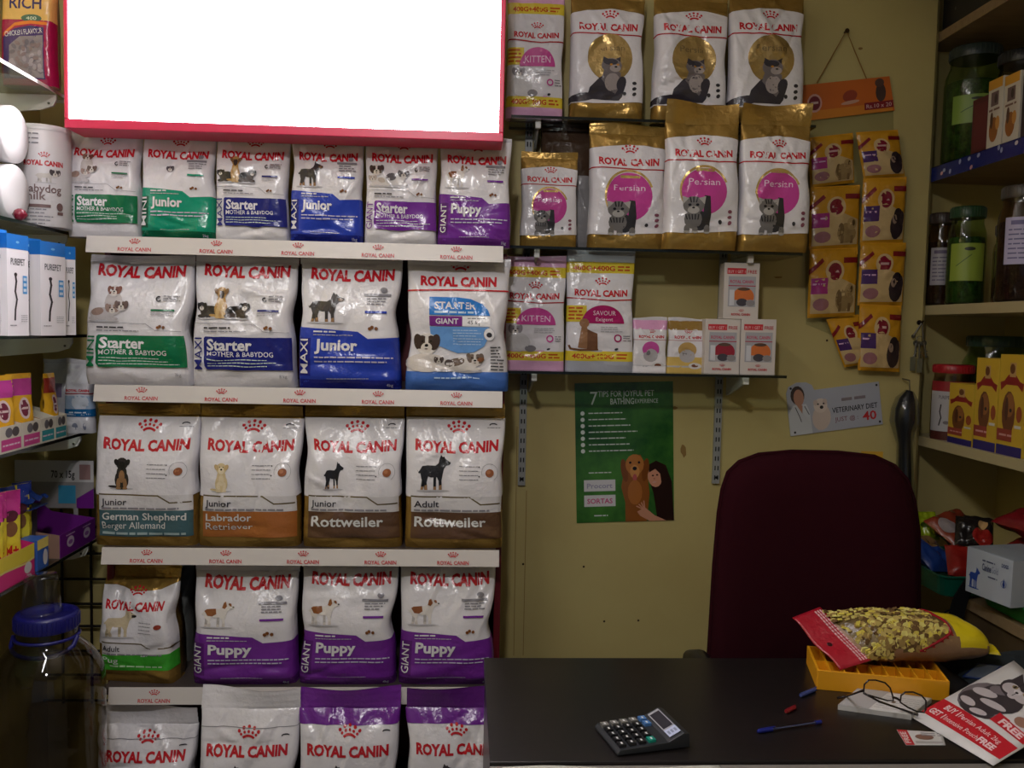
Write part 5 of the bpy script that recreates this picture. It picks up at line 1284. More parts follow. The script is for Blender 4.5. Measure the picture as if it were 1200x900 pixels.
def a_rich(A, w, h, rnd):
    A.rect(F((206, 166, 96)), -.5*w, .52*h, .5*w, h); A.rect(F((150, 22, 70)), -.5*w, 0, .5*w, .56*h)
    A.text(F((40, 32, 90)), 'RICH', 0, .66*h, .10*h, w=.62*w, align='C', bold=.02); A.ell(F((60, 96, 84)), .12*w, .575*h, .2*w, .035*h); A.text(F((200, 214, 200)), '400', .12*w, .56*h, .03*h, w=.2*w, align='C')
    A.poly(F((206, 110, 40)), [(-.42*w, .44*h), (-.2*w, .53*h), (.1*w, .555*h), (.42*w, .545*h), (.42*w, .52*h), (.1*w, .525*h), (-.2*w, .50*h), (-.42*w, .41*h)])
    A.poly(F((52, 34, 100)), [(-.42*w, .05*h), (-.42*w, .40*h), (-.2*w, .48*h), (.1*w, .51*h), (.36*w, .50*h), (.36*w, .05*h)])
    A.text(F((206, 204, 214)), 'CHICKEN FLAVOUR', -.38*w, .405*h, .045*h, w=.72*w, rot=8)
    A.poly(F((126, 118, 130)), [(-.3*w, .06*h), (-.3*w, .33*h), (-.1*w, .41*h), (.34*w, .43*h), (.34*w, .06*h)])
    for k in range(46): A.ell(F(rnd.choice([(104, 98, 112), (146, 138, 150), (120, 104, 112)])), rnd.uniform(-.26, .3)*w, rnd.uniform(.08, .37)*h, .06*w, .018*h, rnd.uniform(0, 180), n=7)
make_bag('pet_food_bag', 'tall tan and purple packet reading RICH on the top left shelf beside the glowing sign', None, (7, 68), -40, 2.27, LS[0], a_rich, base=(150, 140, 120), T=.07, seed=91, seal=.02, pyref=40, amp=.6)

tubm = M((232, 230, 232), 'plastic')
for k, (px, py, Y, lb) in enumerate([(16, 222, 2.138, 'white tub lying on its side, lower one beside the milk tin'), (15, 149, 2.138, 'white tub lying on its side, stacked above another tub beside the milk tin'), (-9, 222, 2.003, 'white tub lying on its side, lower one at the left picture edge'), (-9, 149, 2.003, 'white tub lying on its side, upper one at the left picture edge')]):
    r = .066; z = LS[1] + r + .001 if k in (0, 2) else LS[1] + r*3 + .003
    x = XF - .026
    o = empty('white_tub', (x, Y, z-r), lb, 'tub', 'white tubs lying on the left shelf'); 
    mb = MB(); mb.lathe([(.02, -.20), (.056, -.20), (.061, -.19), (.062, -.05), (.056, -.035), (.056, -.028)], M((206, 204, 206), 'plastic'), c=(0, 0, r), axis=(1, 0, 0), n=36); A = Art(); mb.build('tub_body', o)
    mb = MB(); mb.lathe([(.060, -.034), (.0655, -.032), (.0655, -.004), (.063, -.001), (.03, 0), (.0001, 0)], tubm, c=(0, 0, r), axis=(1, 0, 0), n=40); mb.build('lid', o)
p = atY(24, 250, 1.99); mb = MB(); rr = random.Random(2)
mb.lathe([(.001, 0), (.012, .004), (.015, .014), (.011, .024), (.004, .028)], M((120, 16, 44), 'film'), n=9); mb.v = [(x*rr.uniform(.75, 1.2), y*rr.uniform(.75, 1.2), z) for x, y, z in mb.v]
tag(mb.build('candy', loc=(XF-.006, 2.112, LS[1])), 'small crimson wrapped candy on the glass shelf under the white tubs', 'candy')
# milk tin
c = atY(58, 210, 2.32); r = .064; hgt = atY(58, 150, 2.32-r).z - LS[1]
mt = empty('milk_tin', (c.x+.006, 2.275, LS[1]), 'tall white milk powder tin with brown lettering on the left shelf', 'tin')
tw_ = M((214, 210, 214), 'card'); mb = MB(); mb.lathe([(r-.002, 0), (r, .003), (r, hgt-.004), (r-.002, hgt), (r-.006, hgt-.003), (.0001, hgt-.003)], tw_, n=48)
A = Art(); rnd = random.Random(3); bw_ = M((110, 84, 84), 'card'); W2 = 2*r
logo(A, .0, .60*hgt, .092, kind='card', hk=.15); dog_stand(A, -.02, .43*hgt, .05, .032, (196, 190, 186), (190, 184, 180), F=G); pup_head(A, .026, .53*hgt, .011, (200, 196, 196), (70, 60, 66), F=G)
A.text(bw_, 'Babydog', -.045, .335*hgt, .019, w=.085, bold=.01); A.text(bw_, 'milk', -.045, .26*hgt, .019, w=.05, bold=.01); A.rect(bw_, -.045, .185*hgt, .015, .215*hgt)
fuzz_block(A, GREY, -.045, .02, .16*hgt, 5, .0085, rnd, h=.0025, F=G); A.ell(bw_, .036, .2*hgt, .008, .01); A.rect(bw_, .03, .12*hgt, .044, .15*hgt)
for k in range(3): A.fuzz(M(GREY, 'card'), -.045, -.01, (.9-.045*k)*hgt, .003, rnd)
A.rect(M((112, 96, 96), 'card'), -.082, 0, -.066, hgt*.96)
lay(mb, A, around(r, 0, R(25)), cuts(-.1, .1, 26), [], base=.0003, step=.00003); mb.build('tin_body', mt)
mb = MB(); mb.lathe([(r+.001, hgt-.012), (r+.001, hgt+.001), (r-.004, hgt+.002), (r-.006, hgt-.002)], M((206, 204, 208), 'plastic'), n=48, cap=(False, False)); mb.build('lid', mt)

# boxes of chew sticks with blue tops: each stands on edge, its face along (pxL,YL)-(pxR,YR)
def stick_box(pl, YL, pr, YR, pyt, lb, d=.035):
    a, b = atY(pl, 380, YL), atY(pr, 380, YR); a.z = b.z = 0; ux = (b-a); w = ux.length; an = math.atan2(ux.y, ux.x)
    h = atY((pl+pr)/2, pyt, (YL+YR)/2).z - LS[2]; mb = MB(); mb.span((-w/2, 0, 0), (w/2, d, h), M((240, 236, 242), 'card')); A = Art(); rnd = random.Random(int(pl)+50)
    A.rect(G((24, 116, 206)), -.5*w, .855*h, .5*w, h); A.ell(G((120, 180, 230)), 0, .925*h, .08*w, .012*h)
    A.text(G((30, 30, 50)), 'PUREPET', .0, .70*h, .065*h, w=.66*w, align='C', bold=.008)
    A.line(G((40, 30, 36)), [(-.12*w, .60*h), (-.08*w, .54*h), (-.14*w, .44*h), (-.06*w, .36*h), (-.14*w, .26*h), (-.16*w, .16*h)], .075*w); A.ell(G((40, 30, 36)), -.11*w, .605*h, .07*w, .02*h)
    A.rect(G((70, 150, 214)), .22*w, .42*h, .42*w, .60*h)
    for k in range(3): A.rect(G((206, 220, 236)), .25*w, (.44+.055*k)*h, .39*w, (.47+.055*k)*h)
    for k in range(4): A.fuzz(G(LGREY), .12*w, .42*w, (.2-.02*k)*h, .006*h, rnd)
    A.fuzz(G(GREY), -.4*w, -.1*w, .1*h, .008*h, rnd)
    lay(mb, A, flat(), base=.0003); mb.span((-w/2-.0004, -.0004, h*.855), (-w/2+.002, d, h+.0003), G((24, 116, 206))); mb.span((w/2-.001, .0, h*.855), (w/2+.0004, d, h+.0003), G((24, 116, 206)))
    o = mb.build('chew_stick_box', loc=((a+b)/2+Vector((0, 0, LS[2]))), rotz=an)
    return tag(o, lb, 'box', 'blue topped chew stick boxes on the left shelf')
stick_box(-13, 1.97, 9, 2.04, 268, 'blue topped white box cut by the left picture edge, third shelf')
stick_box(9, 2.012, 34, 2.085, 275, 'blue topped white box second from the left picture edge, third shelf')
stick_box(20, 2.12, 49, 2.18, 279, 'blue topped white box with its left part hidden, third shelf', d=.028)
stick_box(48, 2.125, 77, 2.21, 284, 'rightmost blue topped white box with its whole front in view', d=.028)
stick_box(76, 2.29, 89, 2.31, 289, 'narrow blue topped box seen by its spine, nearest the food bags', d=.03)

# ---- yellow pouches in their display cartons
def display_carton(y0, y1, z0, stripe, lb, h1, h2, full=True, inner=(150, 112, 74), d=.12, grp='white display cartons on the left shelf', body=(206, 200, 186), art=None):
    """faces the aisle (+X); y0..y1 along the shelf; h1 lip height, h2 back height"""
    w = y1-y0; o = empty('display_carton', (XF-.004, (y0+y1)/2, z0), lb, 'carton', grp, rotz=PI/2)
    bm = G(body); im = G(inner); t = .0012
    mb = MB(); mb.span((-w/2, 0, 0), (w/2, t, h1), bm); A = Art(); rnd = random.Random(int(y0*100))
    if art: art(A, w, h1)
    else:
        A.rect(G(stripe), -.44*w, .06*h1, .44*w, .5*h1); A.fuzz(G((214, 190, 206)), -.38*w, .38*w, .24*h1, .06*h1, rnd)
        A.ell(G((96, 92, 96)), -.1*w, .74*h1, .16*w, .19*h1); A.ell(G((70, 60, 60)), .2*w, .74*h1, .16*w, .19*h1)
    lay(mb, A, flat(), base=.0002); mb.build('front_lip', o)
    for s in (-1, 1):
        x = s*(w/2-t/2); mb = MB(); v = [(x-t/2, t, 0), (x-t/2, d, 0), (x-t/2, d, h2), (x-t/2, d*.7, h1+.3*(h2-h1)), (x-t/2, t, h1), (x+t/2, t, 0), (x+t/2, d, 0), (x+t/2, d, h2), (x+t/2, d*.7, h1+.3*(h2-h1)), (x+t/2, t, h1)]
        mb.add(v, [(0, 4, 3, 2, 1), (5, 6, 7, 8, 9)] + [(i, (i+1) % 5, (i+1) % 5+5, i+5) for i in range(5)], bm if s > 0 else im); mb.build('side_wall', o)
    mb = MB(); mb.span((-w/2+t, d-t, 0), (w/2-t, d, h2), im); mb.build('back_wall', o)
    mb = MB(); mb.span((-w/2+t, t, 0), (w/2-t, d-t, t), im); mb.build('carton_floor', o)
    return o
dc = [(2.005, 2.105, (190, 50, 130), 'left carton with a magenta band cut by the picture edge'), (2.107, 2.195, (190, 50, 130), 'carton with a magenta band and a yellow pouch, second from left'), (2.197, 2.268, (40, 140, 150), 'empty carton with a teal band showing brown card inside'), (2.270, 2.335, (40, 140, 150), 'right carton with a teal band beside the white and blue bag')]
for k, (y0, y1, st, lb) in enumerate(dc): display_carton(y0, y1, LS[3], st, lb, .060, .12 if k != 2 else .155)
def stand_pouch(y0, y1, x, z0, h, lb, top, body, grp, em=True, T=.04, rot=PI/2, txt=None, nm='treat_pouch'):
    w = y1-y0; mb = MB(); nx, nz = 12, 16; rnd = random.Random(int(y0*999)); so = Vector((y0*31, 0, 0))
    def S(X, Z):
        u, v = 2*X/w, max(0, Z/h); b = max(0, 1-u**4)**.5*(1-.9*v**1.6)
        return Vector((X, -T/2*b - .003*noise.noise(Vector((X*40, Z*40, 0))+so), Z))
    def fn(X, Z, off):
        n = (S(X+.001, Z)-S(X-.001, Z)).cross(S(X, Z+.001)-S(X, Z-.001)).normalized(); return S(X, Z)+n*off, n
    g = [(-w/2+w*i/nx, h*j/nz) for j in range(nz+1) for i in range(nx+1)]
    mb.add([S(*q) for q in g], [(j*(nx+1)+i, j*(nx+1)+i+1, (j+1)*(nx+1)+i+1, (j+1)*(nx+1)+i) for j in range(nz) for i in range(nx)], F(body), normals=[fn(*q, 0)[1] for q in g], smooth=True)
    mb.add([(-v_.x if False else v_.x, -v_.y*.9+.001, v_.z) for v_ in [S(*q) for q in g]], [(j*(nx+1)+i+1, j*(nx+1)+i, (j+1)*(nx+1)+i, (j+1)*(nx+1)+i+1) for j in range(nz) for i in range(nx)], F(body), smooth=True)
    A = Art(); A.rect(F(top), -.5*w, .70*h, .5*w, .93*h if em else h); A.rect(F(body), -.5*w, .93*h, .5*w, h) if em else A.ell(F((96, 40, 60)), 0, .70*h, .36*w, .07*h)
    if em: A.ell(F((214, 190, 190)), .05*w, .52*h, .22*w, .15*h, n=16); A.ell(F((110, 40, 62)), .05*w, .52*h, .155*w, .115*h, n=16); A.rect(F((206, 180, 180)), -.09*w, .505*h, .19*w, .535*h)
    if txt: A.text(F((190, 44, 40)), txt, -.3*w, .24*h, .12*h, w=.6*w, bold=.03); A.ell(F((130, 90, 60)), 0, .55*h, .3*w, .09*h)
    lay(mb, A, fn, [-w/2+w*i/nx for i in range(1, nx)], [h*j/nz for j in range(1, nz)], bounds=(-w/2, 0, w/2, h), base=.0003)
    return tag(mb.build(nm, loc=(x, (y0+y1)/2, z0), rotz=rot), lb, 'pouch', grp)
gy = 'yellow pouches standing in the white display cartons'
stand_pouch(2.012, 2.100, XF-.034, LS[3]+.0015, .172, 'yellow pouch with magenta top in the left magenta banded carton', (190, 60, 150), (222, 168, 40), gy, rot=PI/2-.3)
stand_pouch(2.112, 2.190, XF-.034, LS[3]+.0015, .172, 'yellow pouch with magenta top in the right magenta banded carton', (190, 60, 150), (222, 168, 40), gy, rot=PI/2-.3)
stand_pouch(2.275, 2.332, XF-.034, LS[3]+.0015, .165, 'yellow pouch with a red picture in the right teal banded carton', (150, 50, 40), (222, 168, 40), gy)
def a_wb(A, w, h, rnd):
    logo(A, 0, .60*h, .84*w, hk=.12, crn=False); A.rect(F((150, 40, 60)), -.5*w, .565*h, .5*w, .58*h); A.rect(F((150, 170, 196)), -.5*w, .26*h, .5*w, .54*h); A.ell(F((196, 204, 216)), .1*w, .45*h, .3*w, .12*h); A.rect(F((24, 92, 146)), -.48*w, .24*h, .5*w, .35*h)
    A.fuzz(F((190, 206, 220)), -.3*w, .3*w, .29*h, .02*h, rnd); A.rect(F((206, 206, 212)), -.5*w, 0, .5*w, .2*h); A.ell(F((120, 126, 146)), -.1*w, .1*h, .1*w, .05*h); A.ell(F((120, 126, 146)), .25*w, .1*h, .06*w, .05*h)
make_bag('pet_food_bag', 'small white and blue foil bag at the end of the fourth left shelf', None, (79, 112), 421, 2.43, LS[3], a_wb, T=.05, seed=95, seal=.012, pyref=465, base=(206, 206, 214), nu=16, nv=20, amp=1.2)
make_bag('pet_food_bag', 'pale silver bag standing behind the small white and blue foil bag', None, (52, 84), 420, 2.475, LS[3], lambda A, w, h, rnd: A.rect(F((110, 96, 130)), -.2*w, .5*h, .3*w, .7*h), T=.05, seed=96, seal=.012, pyref=460, base=(176, 176, 186), nu=14, nv=16)

# ---- lowest left shelf: purple tray, sachets, pink carton
def lipart(A, w, h):
    for s in (-.22, .24): A.ell(G((206, 190, 210)), s*w, .52*h, .10*w, .24*h, n=16); A.ell(G((150, 90, 170)), s*w, .5*h, .06*w, .10*h, n=12); A.fuzz(G((200, 170, 206)), (s-.12)*w, (s+.12)*w, .82*h, .05*h, random.Random(1))
display_carton(2.29, 2.505, LS[4], None, 'purple display tray with a high grey back card, on the lowest left shelf', .060, .12, inner=(140, 110, 96), d=.17, grp=None, body=(106, 26, 128), art=lipart)
hd = MB(); t0 = atY(0, 562, 2.53); b0 = atY(112, 602, 2.53); hw = XF - .01 - (XL+.006); hh = .135
hd.span((-hw/2, 0, 0), (hw/2, .002, hh), G((150, 146, 146))); A = Art(); hz = hh*.55
A.rect(G((196, 194, 194)), -.5*hw, hz, .5*hw, hh); A.text(G((40, 38, 40)), '70 x 15g', -.04*hw, .64*hh, .15*hh, w=.30*hw, bold=.02); A.rect(G((150, 118, 116)), .32*hw, .60*hh, .46*hw, .92*hh); A.poly(G((106, 26, 128)), [(.28*hw, 0), (.5*hw, 0), (.5*hw, .42*hh), (.28*hw, .2*hh)]); A.rect(G((60, 150, 190)), .05*hw, .1*hh, .27*hw, .48*hh)
lay(hd, A, flat(), base=.0003); ho = hd.build('header_board', loc=((XF-.01+XL+.006)/2, 2.512, LS[4]+.085)); 
tray_root = [o for o in bpy.data.objects if o.get('label', '').startswith('purple display tray')][0]
bpy.context.view_layer.update(); ho.parent = tray_root; ho.matrix_parent_inverse = tray_root.matrix_world.inverted()
mb = MB(); mb.span((-.006, .0, -.085), (.006, .002, 0), G((150, 146, 146))); fo = mb.build('board_foot', loc=(-1.09, 2.512, LS[4]+.085)); fo.parent = tray_root; fo.matrix_parent_inverse = tray_root.matrix_world.inverted()
def a_pinkc(A, w, h):
    A.rect(G((214, 196, 60)), -.5*w, .52*h, .5*w, h); A.poly(G((214, 200, 120)), [(-.5*w, .5*h), (-.1*w, .56*h), (.3*w, .50*h), (.5*w, .58*h), (.5*w, .50*h), (.3*w, .44*h), (-.1*w, .50*h), (-.5*w, .44*h)])
    A.ell(G((206, 204, 204)), .36*w, .30*h, .08*w, .18*h, n=18); A.ell(G((206, 204, 204)), -.36*w, .40*h, .10*w, .2*h, n=18)
display_carton(1.93, 2.155, LS[4], None, 'pink and yellow display carton holding the stick sachets, lowest left shelf', .075, .15, inner=(206, 190, 60), d=.15, grp=None, body=(198, 36, 116), art=a_pinkc)
gs = 'stick sachets standing in the pink and yellow carton'
sc = [((206, 60, 150), (226, 208, 60), 'fi')]*5 + [((40, 62, 160), (222, 208, 60), 'fi')]*3
pos = [(1.965, 'first'), (2.005, 'second'), (2.045, 'third'), (2.085, 'fourth'), (2.125, 'fifth'), (2.175, 'nearest'), (2.21, 'middle'), (2.245, 'farthest')]
for k, ((top, body, t), (y, wd)) in enumerate(zip(sc, pos)):
    lb = ('%s pink topped stick sachet from the left in the pink and yellow carton' % wd) if k < 5 else ('%s of the blue topped stick sachets between the pink carton and purple tray' % wd)
    stand_pouch(y-.028, y+.026, XF-.045-.012*(k % 2)-(.02 if k >= 5 else 0), LS[4]+.002, .205, lb, top, body, gs if k < 5 else 'blue topped stick sachets', em=False, T=.014, rot=PI/2-.5, txt='M+', nm='stick_sachet')
mb = MB(); mb.span((-.028, 0, 0), (.028, .05, .075), G((54, 96, 176))); A = Art(); A.rect(G((224, 206, 110)), -.028, .05, .028, .075); A.ell(G((206, 204, 206)), .012, .026, .012, .02, n=16); lay(mb, A, flat(), base=.0003)
tag(mb.build('sample_box', loc=(XF-.005, 2.2, LS[4]), rotz=PI/2), 'small blue and cream box between the pink carton and the purple tray', 'box')
mb = MB(); rr = random.Random(12)
mb.grid(lambda u, v: Vector((-.06+.12*u, -.05+.10*v, .03+.035*math.sin(PI*u)*math.sin(PI*v)+.012*noise.noise(Vector((u*5, v*5, 1))))), 14, 12, F((30, 60, 140)))
k0 = len(mb.v); mb.grid(lambda u, v: Vector((-.06+.12*u, .05-.10*v, .012+.0*u)), 14, 12, F((30, 60, 140)))
tag(mb.build('blue_packet', loc=(-1.13, 2.26, LS[4]+.128)), 'crumpled dark blue packet lying behind the stick sachets', 'packet')
bx = MB(); bx.span((-.065, -.06, 0), (.065, .06, .138), G((70, 66, 76))); tag(bx.build('plain_box', loc=(-1.16, 2.24, LS[4]), bevel=.001), 'dark grey plain box behind the sachets, under the blue packet', 'box')

# ---- big water jar on a plinth, cup upside down on its lid
mb = MB(); mb.span((XL+.002, 1.98, 0), (-.962, 2.45, .16), M((96, 84, 74), 'wood')); structure(mb.build('trim_2', bevel=.004))
jc = atY(57, 722, 2.10); zt = jc.z; jx, jy = jc.x-.004, 2.10
jr = empty('water_jar', (jx, jy, .16), 'large clear plastic jar with a dark blue screw lid, lower left corner', 'jar')
rj = .127; zz = lambda y: atY(57, y, 2.10).z - .16
prof = [(rj*.86, 0), (rj, .015)]
zs_ = zz(800); z = .05
while z < zs_ - .02: prof += [(rj, z), (rj*.988, z+.012), (rj, z+.024)]; z += .055
prof += [(rj, zs_), (rj*.97, zz(785)), (rj*.82, zz(768)), (.084, zz(757)), (.070, zz(750)), (.066, zz(742)), (.066, zz(724))]
mb = MB(); mb.lathe(prof, SMOKY, n=56, cap=(True, False)); mb.build('jar_body', jr)
bl = M((20, 20, 96), 'plastic'); mb = MB(); hl = zz(717); mb.lathe([(.069, zz(735)), (.0705, zz(733)), (.0705, hl-.006), (.067, hl), (.057, hl+.001), (.055, hl-.003), (.0001, hl-.003)], bl, n=44)
for k in range(44):
    a = 2*PI*k/44; mb.tube([(.0708*math.cos(a), .0708*math.sin(a), zz(733)), (.0708*math.cos(a), .0708*math.sin(a), hl-.007)], .0012, bl, n=5)
mb.build('screw_lid', jr)
mb = MB(); pts = [(.0735*math.sin(a), -.074*math.cos(a)*.7-.012, zz(744) - .034*max(0, math.cos(a))**.5) for a in [R(-95+19*k) for k in range(11)]]; mb.tube(pts, .0055, bl, n=8); mb.build('carry_handle', jr)
mb = MB(); mb.tube([(.0695*math.cos(2*PI*k/30), .0695*math.sin(2*PI*k/30), zz(744)) for k in range(30)], .004, bl, closed=True); mb.build('neck_ring', jr)
cp = MB(); hc_ = .088; cp.lathe([(.044, 0), (.0435, .004), (.036, hc_-.004), (.034, hc_), (.0001, hc_)], CLEAR, n=32, cap=(False, True)); cp.lathe([(.046, 0), (.046, .004), (.043, .004)], CLEAR, n=32, cap=(False, False))
tag(cp.build('plastic_cup', loc=(jx-.012, jy, .16+hl+.0012)), 'clear plastic cup turned upside down on the blue jar lid', 'cup')

# ------------------------------------------------------------------ shelves and goods in the right hand recess
RS = [2.445, 2.028, 1.602, 1.188, .785]
boardm = noisy('shelf_board', (150, 128, 96), (132, 110, 82), 8, .3, .7, rough=.55, bump=.05, stretch=(1, 6, 6)); cream = M((176, 164, 128), 'paint')
rl = ['top wooden shelf at the right, holding the black box', 'right shelf with a blue flowered liner along its edge', 'cream right shelf holding the brown and green jars', 'cream right shelf holding the red lidded jar and yellow boxes', 'lowest right wooden shelf holding the green trays']
for i, z in enumerate(RS):
    xf = 1.447 if i < 4 else 1.395; yb = YN if i < 4 else 2.69
    s = empty('wooden_wall_shelf', (xf, 2.2, z), rl[i], 'shelf', 'shelves in the right hand recess')
    mb = MB(); mb.span((0, -.65, -.03), (XR-.001-xf, .0 if False else (YN-.001-2.2 if i < 4 else .485), 0), cream if i in (2, 3) else boardm); mb.build('board', s, bevel=.0015)
    if i == 1:
        lm = M((20, 34, 110), 'film'); mb = MB(); mb.span((-.004, -.6, -.042), (-.0012, .55, .0025), lm); mb.span((-.004, -.6, .0006), (.2, .55, .0025), lm); A = Art(); rnd = random.Random(2)
        for k in range(26): c_ = rnd.choice([(206, 160, 170), (196, 190, 206), (150, 160, 206)]); A.ell(M(c_, 'film'), rnd.uniform(-.55, .55), rnd.uniform(-.036, -.005), .008, .006, rnd.uniform(0, 90), n=7)
        lay(mb, A, plane_fn((-.004, 0, 0), (0, -1, 0), (0, 0, 1)), base=.0003); mb.build('liner', s)
    if i == 4:
        dkw = noisy('dark_wood', (84, 68, 46), (66, 52, 36), 10, .3, .7, rough=.6)
        mb = MB(); mb.span((.012, -.30, -.33), (.03, .18, -.031), dkw); mb.build('front_board', s); mb = MB(); mb.span((-.002, -.33, -.60), (.035, -.302, -.031), boardm); mb.build('post', s); mb = MB(); mb.span((.012, .18, -.60), (.035, .20, -.031), boardm); mb.build('post', s)

def jar(px, Y, zb, r, pyt, lb, plas, fill, lidc, band=None, neck=.82, x=None, lidh=.03, fillh=.85):
    c = atY(px, 300, Y); X = x or c.x; h = atY(px, pyt, Y).z - zb
    o = empty('storage_jar', (X, Y, zb), lb, 'jar')
    hb = h - lidh
    mb = MB(); mb.lathe([(r*.92, 0), (r, .006), (r, hb*.74), (r*.97, hb*.82), (r*neck, hb*.92), (r*neck, hb)], plas, n=36, cap=(True, False)); mb.build('jar_body', o)
    fm_ = noisy('jar_contents', fill, tuple(int(v*.45) for v in fill), 60, .35, .65, rough=.8, bump=.6, bscale=90)
    mb = MB(); mb.lathe([(r*.86, .006), (r*.94, .012), (r*.94, hb*.72), (r*.9, hb*fillh*.9), (.001, hb*fillh*.92)], fm_, n=28); cn = mb.build('contents', o); cn['kind'] = 'stuff'
    lm = M(lidc, 'plastic'); mb = MB(); rl_ = r*neck+.004; mb.lathe([(rl_, hb-.004), (rl_+.001, hb), (rl_+.001, h-.004), (rl_-.003, h), (.0001, h)], lm, n=36)
    for k in range(36):
        a = 2*PI*k/36; mb.tube([((rl_+.001)*math.cos(a), (rl_+.001)*math.sin(a), hb), ((rl_+.001)*math.cos(a), (rl_+.001)*math.sin(a), h-.005)], .001, lm, n=4)
    mb.build('lid', o)
    if band:
        z0, z1, fa, aw = band; mb = MB(); A = Art(); wl = r*aw; A.rect(G(fa[0]), -wl/2, z0*h, wl/2, z1*h); fa[1](A, wl, z0*h, z1*h)
        lay(mb, A, around(r+.0006, 0, R(-25)), cuts(-wl/2, wl/2, 16), [], base=.0003, step=.00004); mb.build('label', o)
    return o
def lb_lines(col):
    def f(A, w, a, b):
        rnd = random.Random(int(a*1e4))
        for k in range(7): A.fuzz(G(col), -.4*w, .4*w, a+(b-a)*(.12+.1*k), (b-a)*.03, rnd)
        A.rect(G(col), -.35*w, b-(b-a)*.16, .3*w, b-(b-a)*.07)
    return f
def lb_plain(A, w, a, b): A.ell(G((40, 44, 30)), .05*w, b-(b-a)*.15, .15*w, (b-a)*.05); A.line(G((60, 90, 40)), [(-.3*w, a+(b-a)*.4), (.1*w, a+(b-a)*.7)], .02*w)
def lb_pure(A, w, a, b):
    H_ = b-a; A.rect(G((140, 22, 36)), -.5*w, b-.17*H_, .5*w, b); A.rect(G((70, 26, 26)), -.5*w, a, .5*w, a+.15*H_)
    for s in (-.28, .10):
        A.text(G((50, 46, 60)), 'PUREPET', s*w, b-.30*H_, .06*H_, w=.24*w); A.line(G((34, 26, 30)), [((s+.05)*w, b-.40*H_), ((s+.03)*w, b-.52*H_), ((s+.06)*w, b-.62*H_), ((s+.02)*w, b-.75*H_)], .025*w); A.ell(G((110, 104, 110)), (s+.16)*w, a+.3*H_, .06*w, .03*H_)
    A.rect(G((150, 148, 150)), -.02*w, a+.15*H_, -.005*w, b-.17*H_)
jar(1131, 2.655, RS[1]+.003, .083, 57, 'large green plastic jar with dark screw lid on the blue lined right shelf', GREENPL, (70, 96, 40), (40, 52, 50), band=(.32, .56, ((120, 150, 62), lb_plain), 1.6))
jar(1192, 2.52, RS[1]+.003, .075, 62, 'dark jar with black lid cut by the right picture edge, behind the tall white boxes', SMOKY, (50, 40, 36), (30, 32, 34), x=1.60)
jar(1099, 2.715, RS[2], .042, 250, 'brown jar with a pale label, left end of the cream right shelf', BROWNPL, (70, 46, 36), (50, 38, 34), band=(.22, .62, ((150, 146, 156), lb_lines((90, 80, 110))), 1.7), x=1.492)
jar(1131, 2.60, RS[2], .054, 243, 'green jar with yellow green label, between two brown jars on cream right shelf', GREENPL, (58, 96, 40), (34, 66, 40), band=(.24, .62, ((140, 160, 60), lb_plain), 1.9), x=1.505)
jar(1166, 2.46, RS[2], .050, 262, 'jar with red banded grey label behind the tall brown jar, cream right shelf', BROWNPL, (80, 52, 46), (56, 44, 40), band=(.2, .66, ((150, 144, 146), lb_pure), 1.8), x=1.56)
jar(1180, 2.345, RS[2], .062, 218, 'tall brown jar with lilac label at the right picture edge, cream right shelf', BROWNPL, (60, 40, 34), (70, 66, 62), band=(.32, .72, ((176, 170, 206), lb_lines((96, 90, 140))), 1.7), x=1.512)
jar(1108, 2.648, RS[3], .060, 427, 'jar with a red lid and white label, left end of the yellow box shelf', BROWNPL, (60, 44, 36), (156, 22, 34), band=(.0, .78, ((170, 168, 174), lb_pure), 2.6), x=1.512, neck=.9, lidh=.022)
jar(1176, 2.675, RS[3], .098, 394, 'wide green glass jar behind the yellow boxes on the cream right shelf', GREENPL, (50, 74, 44), (40, 62, 50), x=1.662)

def face_box(name, yl, yr, z0, pyt, d, xf, lb, cat, colr, art, grp=None):
    """box whose printed face looks to -X between depths yl (far) and yr (near)"""
    w = yl-yr; c = (yl+yr)/2; pxm = 546 + xf*1030/c; h = atY(pxm, pyt, c).z - z0
    mb = MB(); mb.span((-w/2, 0, 0), (w/2, d, h), G(colr)); A = Art(); art(A, w, h, random.Random(int(yl*100))); lay(mb, A, flat(), base=.0003)
    return tag(mb.build(name, loc=(xf, c, z0), rotz=-PI/2, bevel=.0008), lb, cat, grp)
def a_whitebox(A, w, h, rnd):
    A.rect(G((206, 150, 50)), -.5*w, .86*h, .42*w, h); A.rect(G((110, 90, 90)), -.3*w, .62*h, .2*w, .82*h); A.ell(G((60, 46, 46)), .02*w, .72*h, .1*w, .07*h); A.ell(G((150, 92, 40)), -.05*w, .28*h, .3*w, .18*h); A.ell(G((196, 140, 70)), .2*w, .36*h, .14*w, .1*h); A.ell(G((80, 50, 36)), -.2*w, .42*h, .1*w, .12*h); A.fuzz(G((120, 90, 80)), -.4*w, .3*w, .55*h, .03*h, rnd)
gw = 'tall white and orange boxes on the blue lined right shelf'
face_box('treat_box', 2.455, 2.385, RS[1]+.003, 92, .05, 1.462, 'tall white and orange box nearest the maroon box on the blue lined shelf', 'box', (206, 200, 190), a_whitebox, gw)
face_box('treat_box', 2.38, 2.31, RS[1]+.003, 86, .05, 1.462, 'tall white and orange box at the right picture edge, blue lined shelf', 'box', (206, 200, 190), a_whitebox, gw)
face_box('treat_box', 2.30, 2.23, RS[1]+.003, 84, .05, 1.462, 'dark box past the white boxes, cut by the right picture edge', 'box', (50, 40, 44), lambda A, w, h, rnd: A.fuzz(G(GREY), -.3*w, .3*w, .7*h, .05*h, rnd))
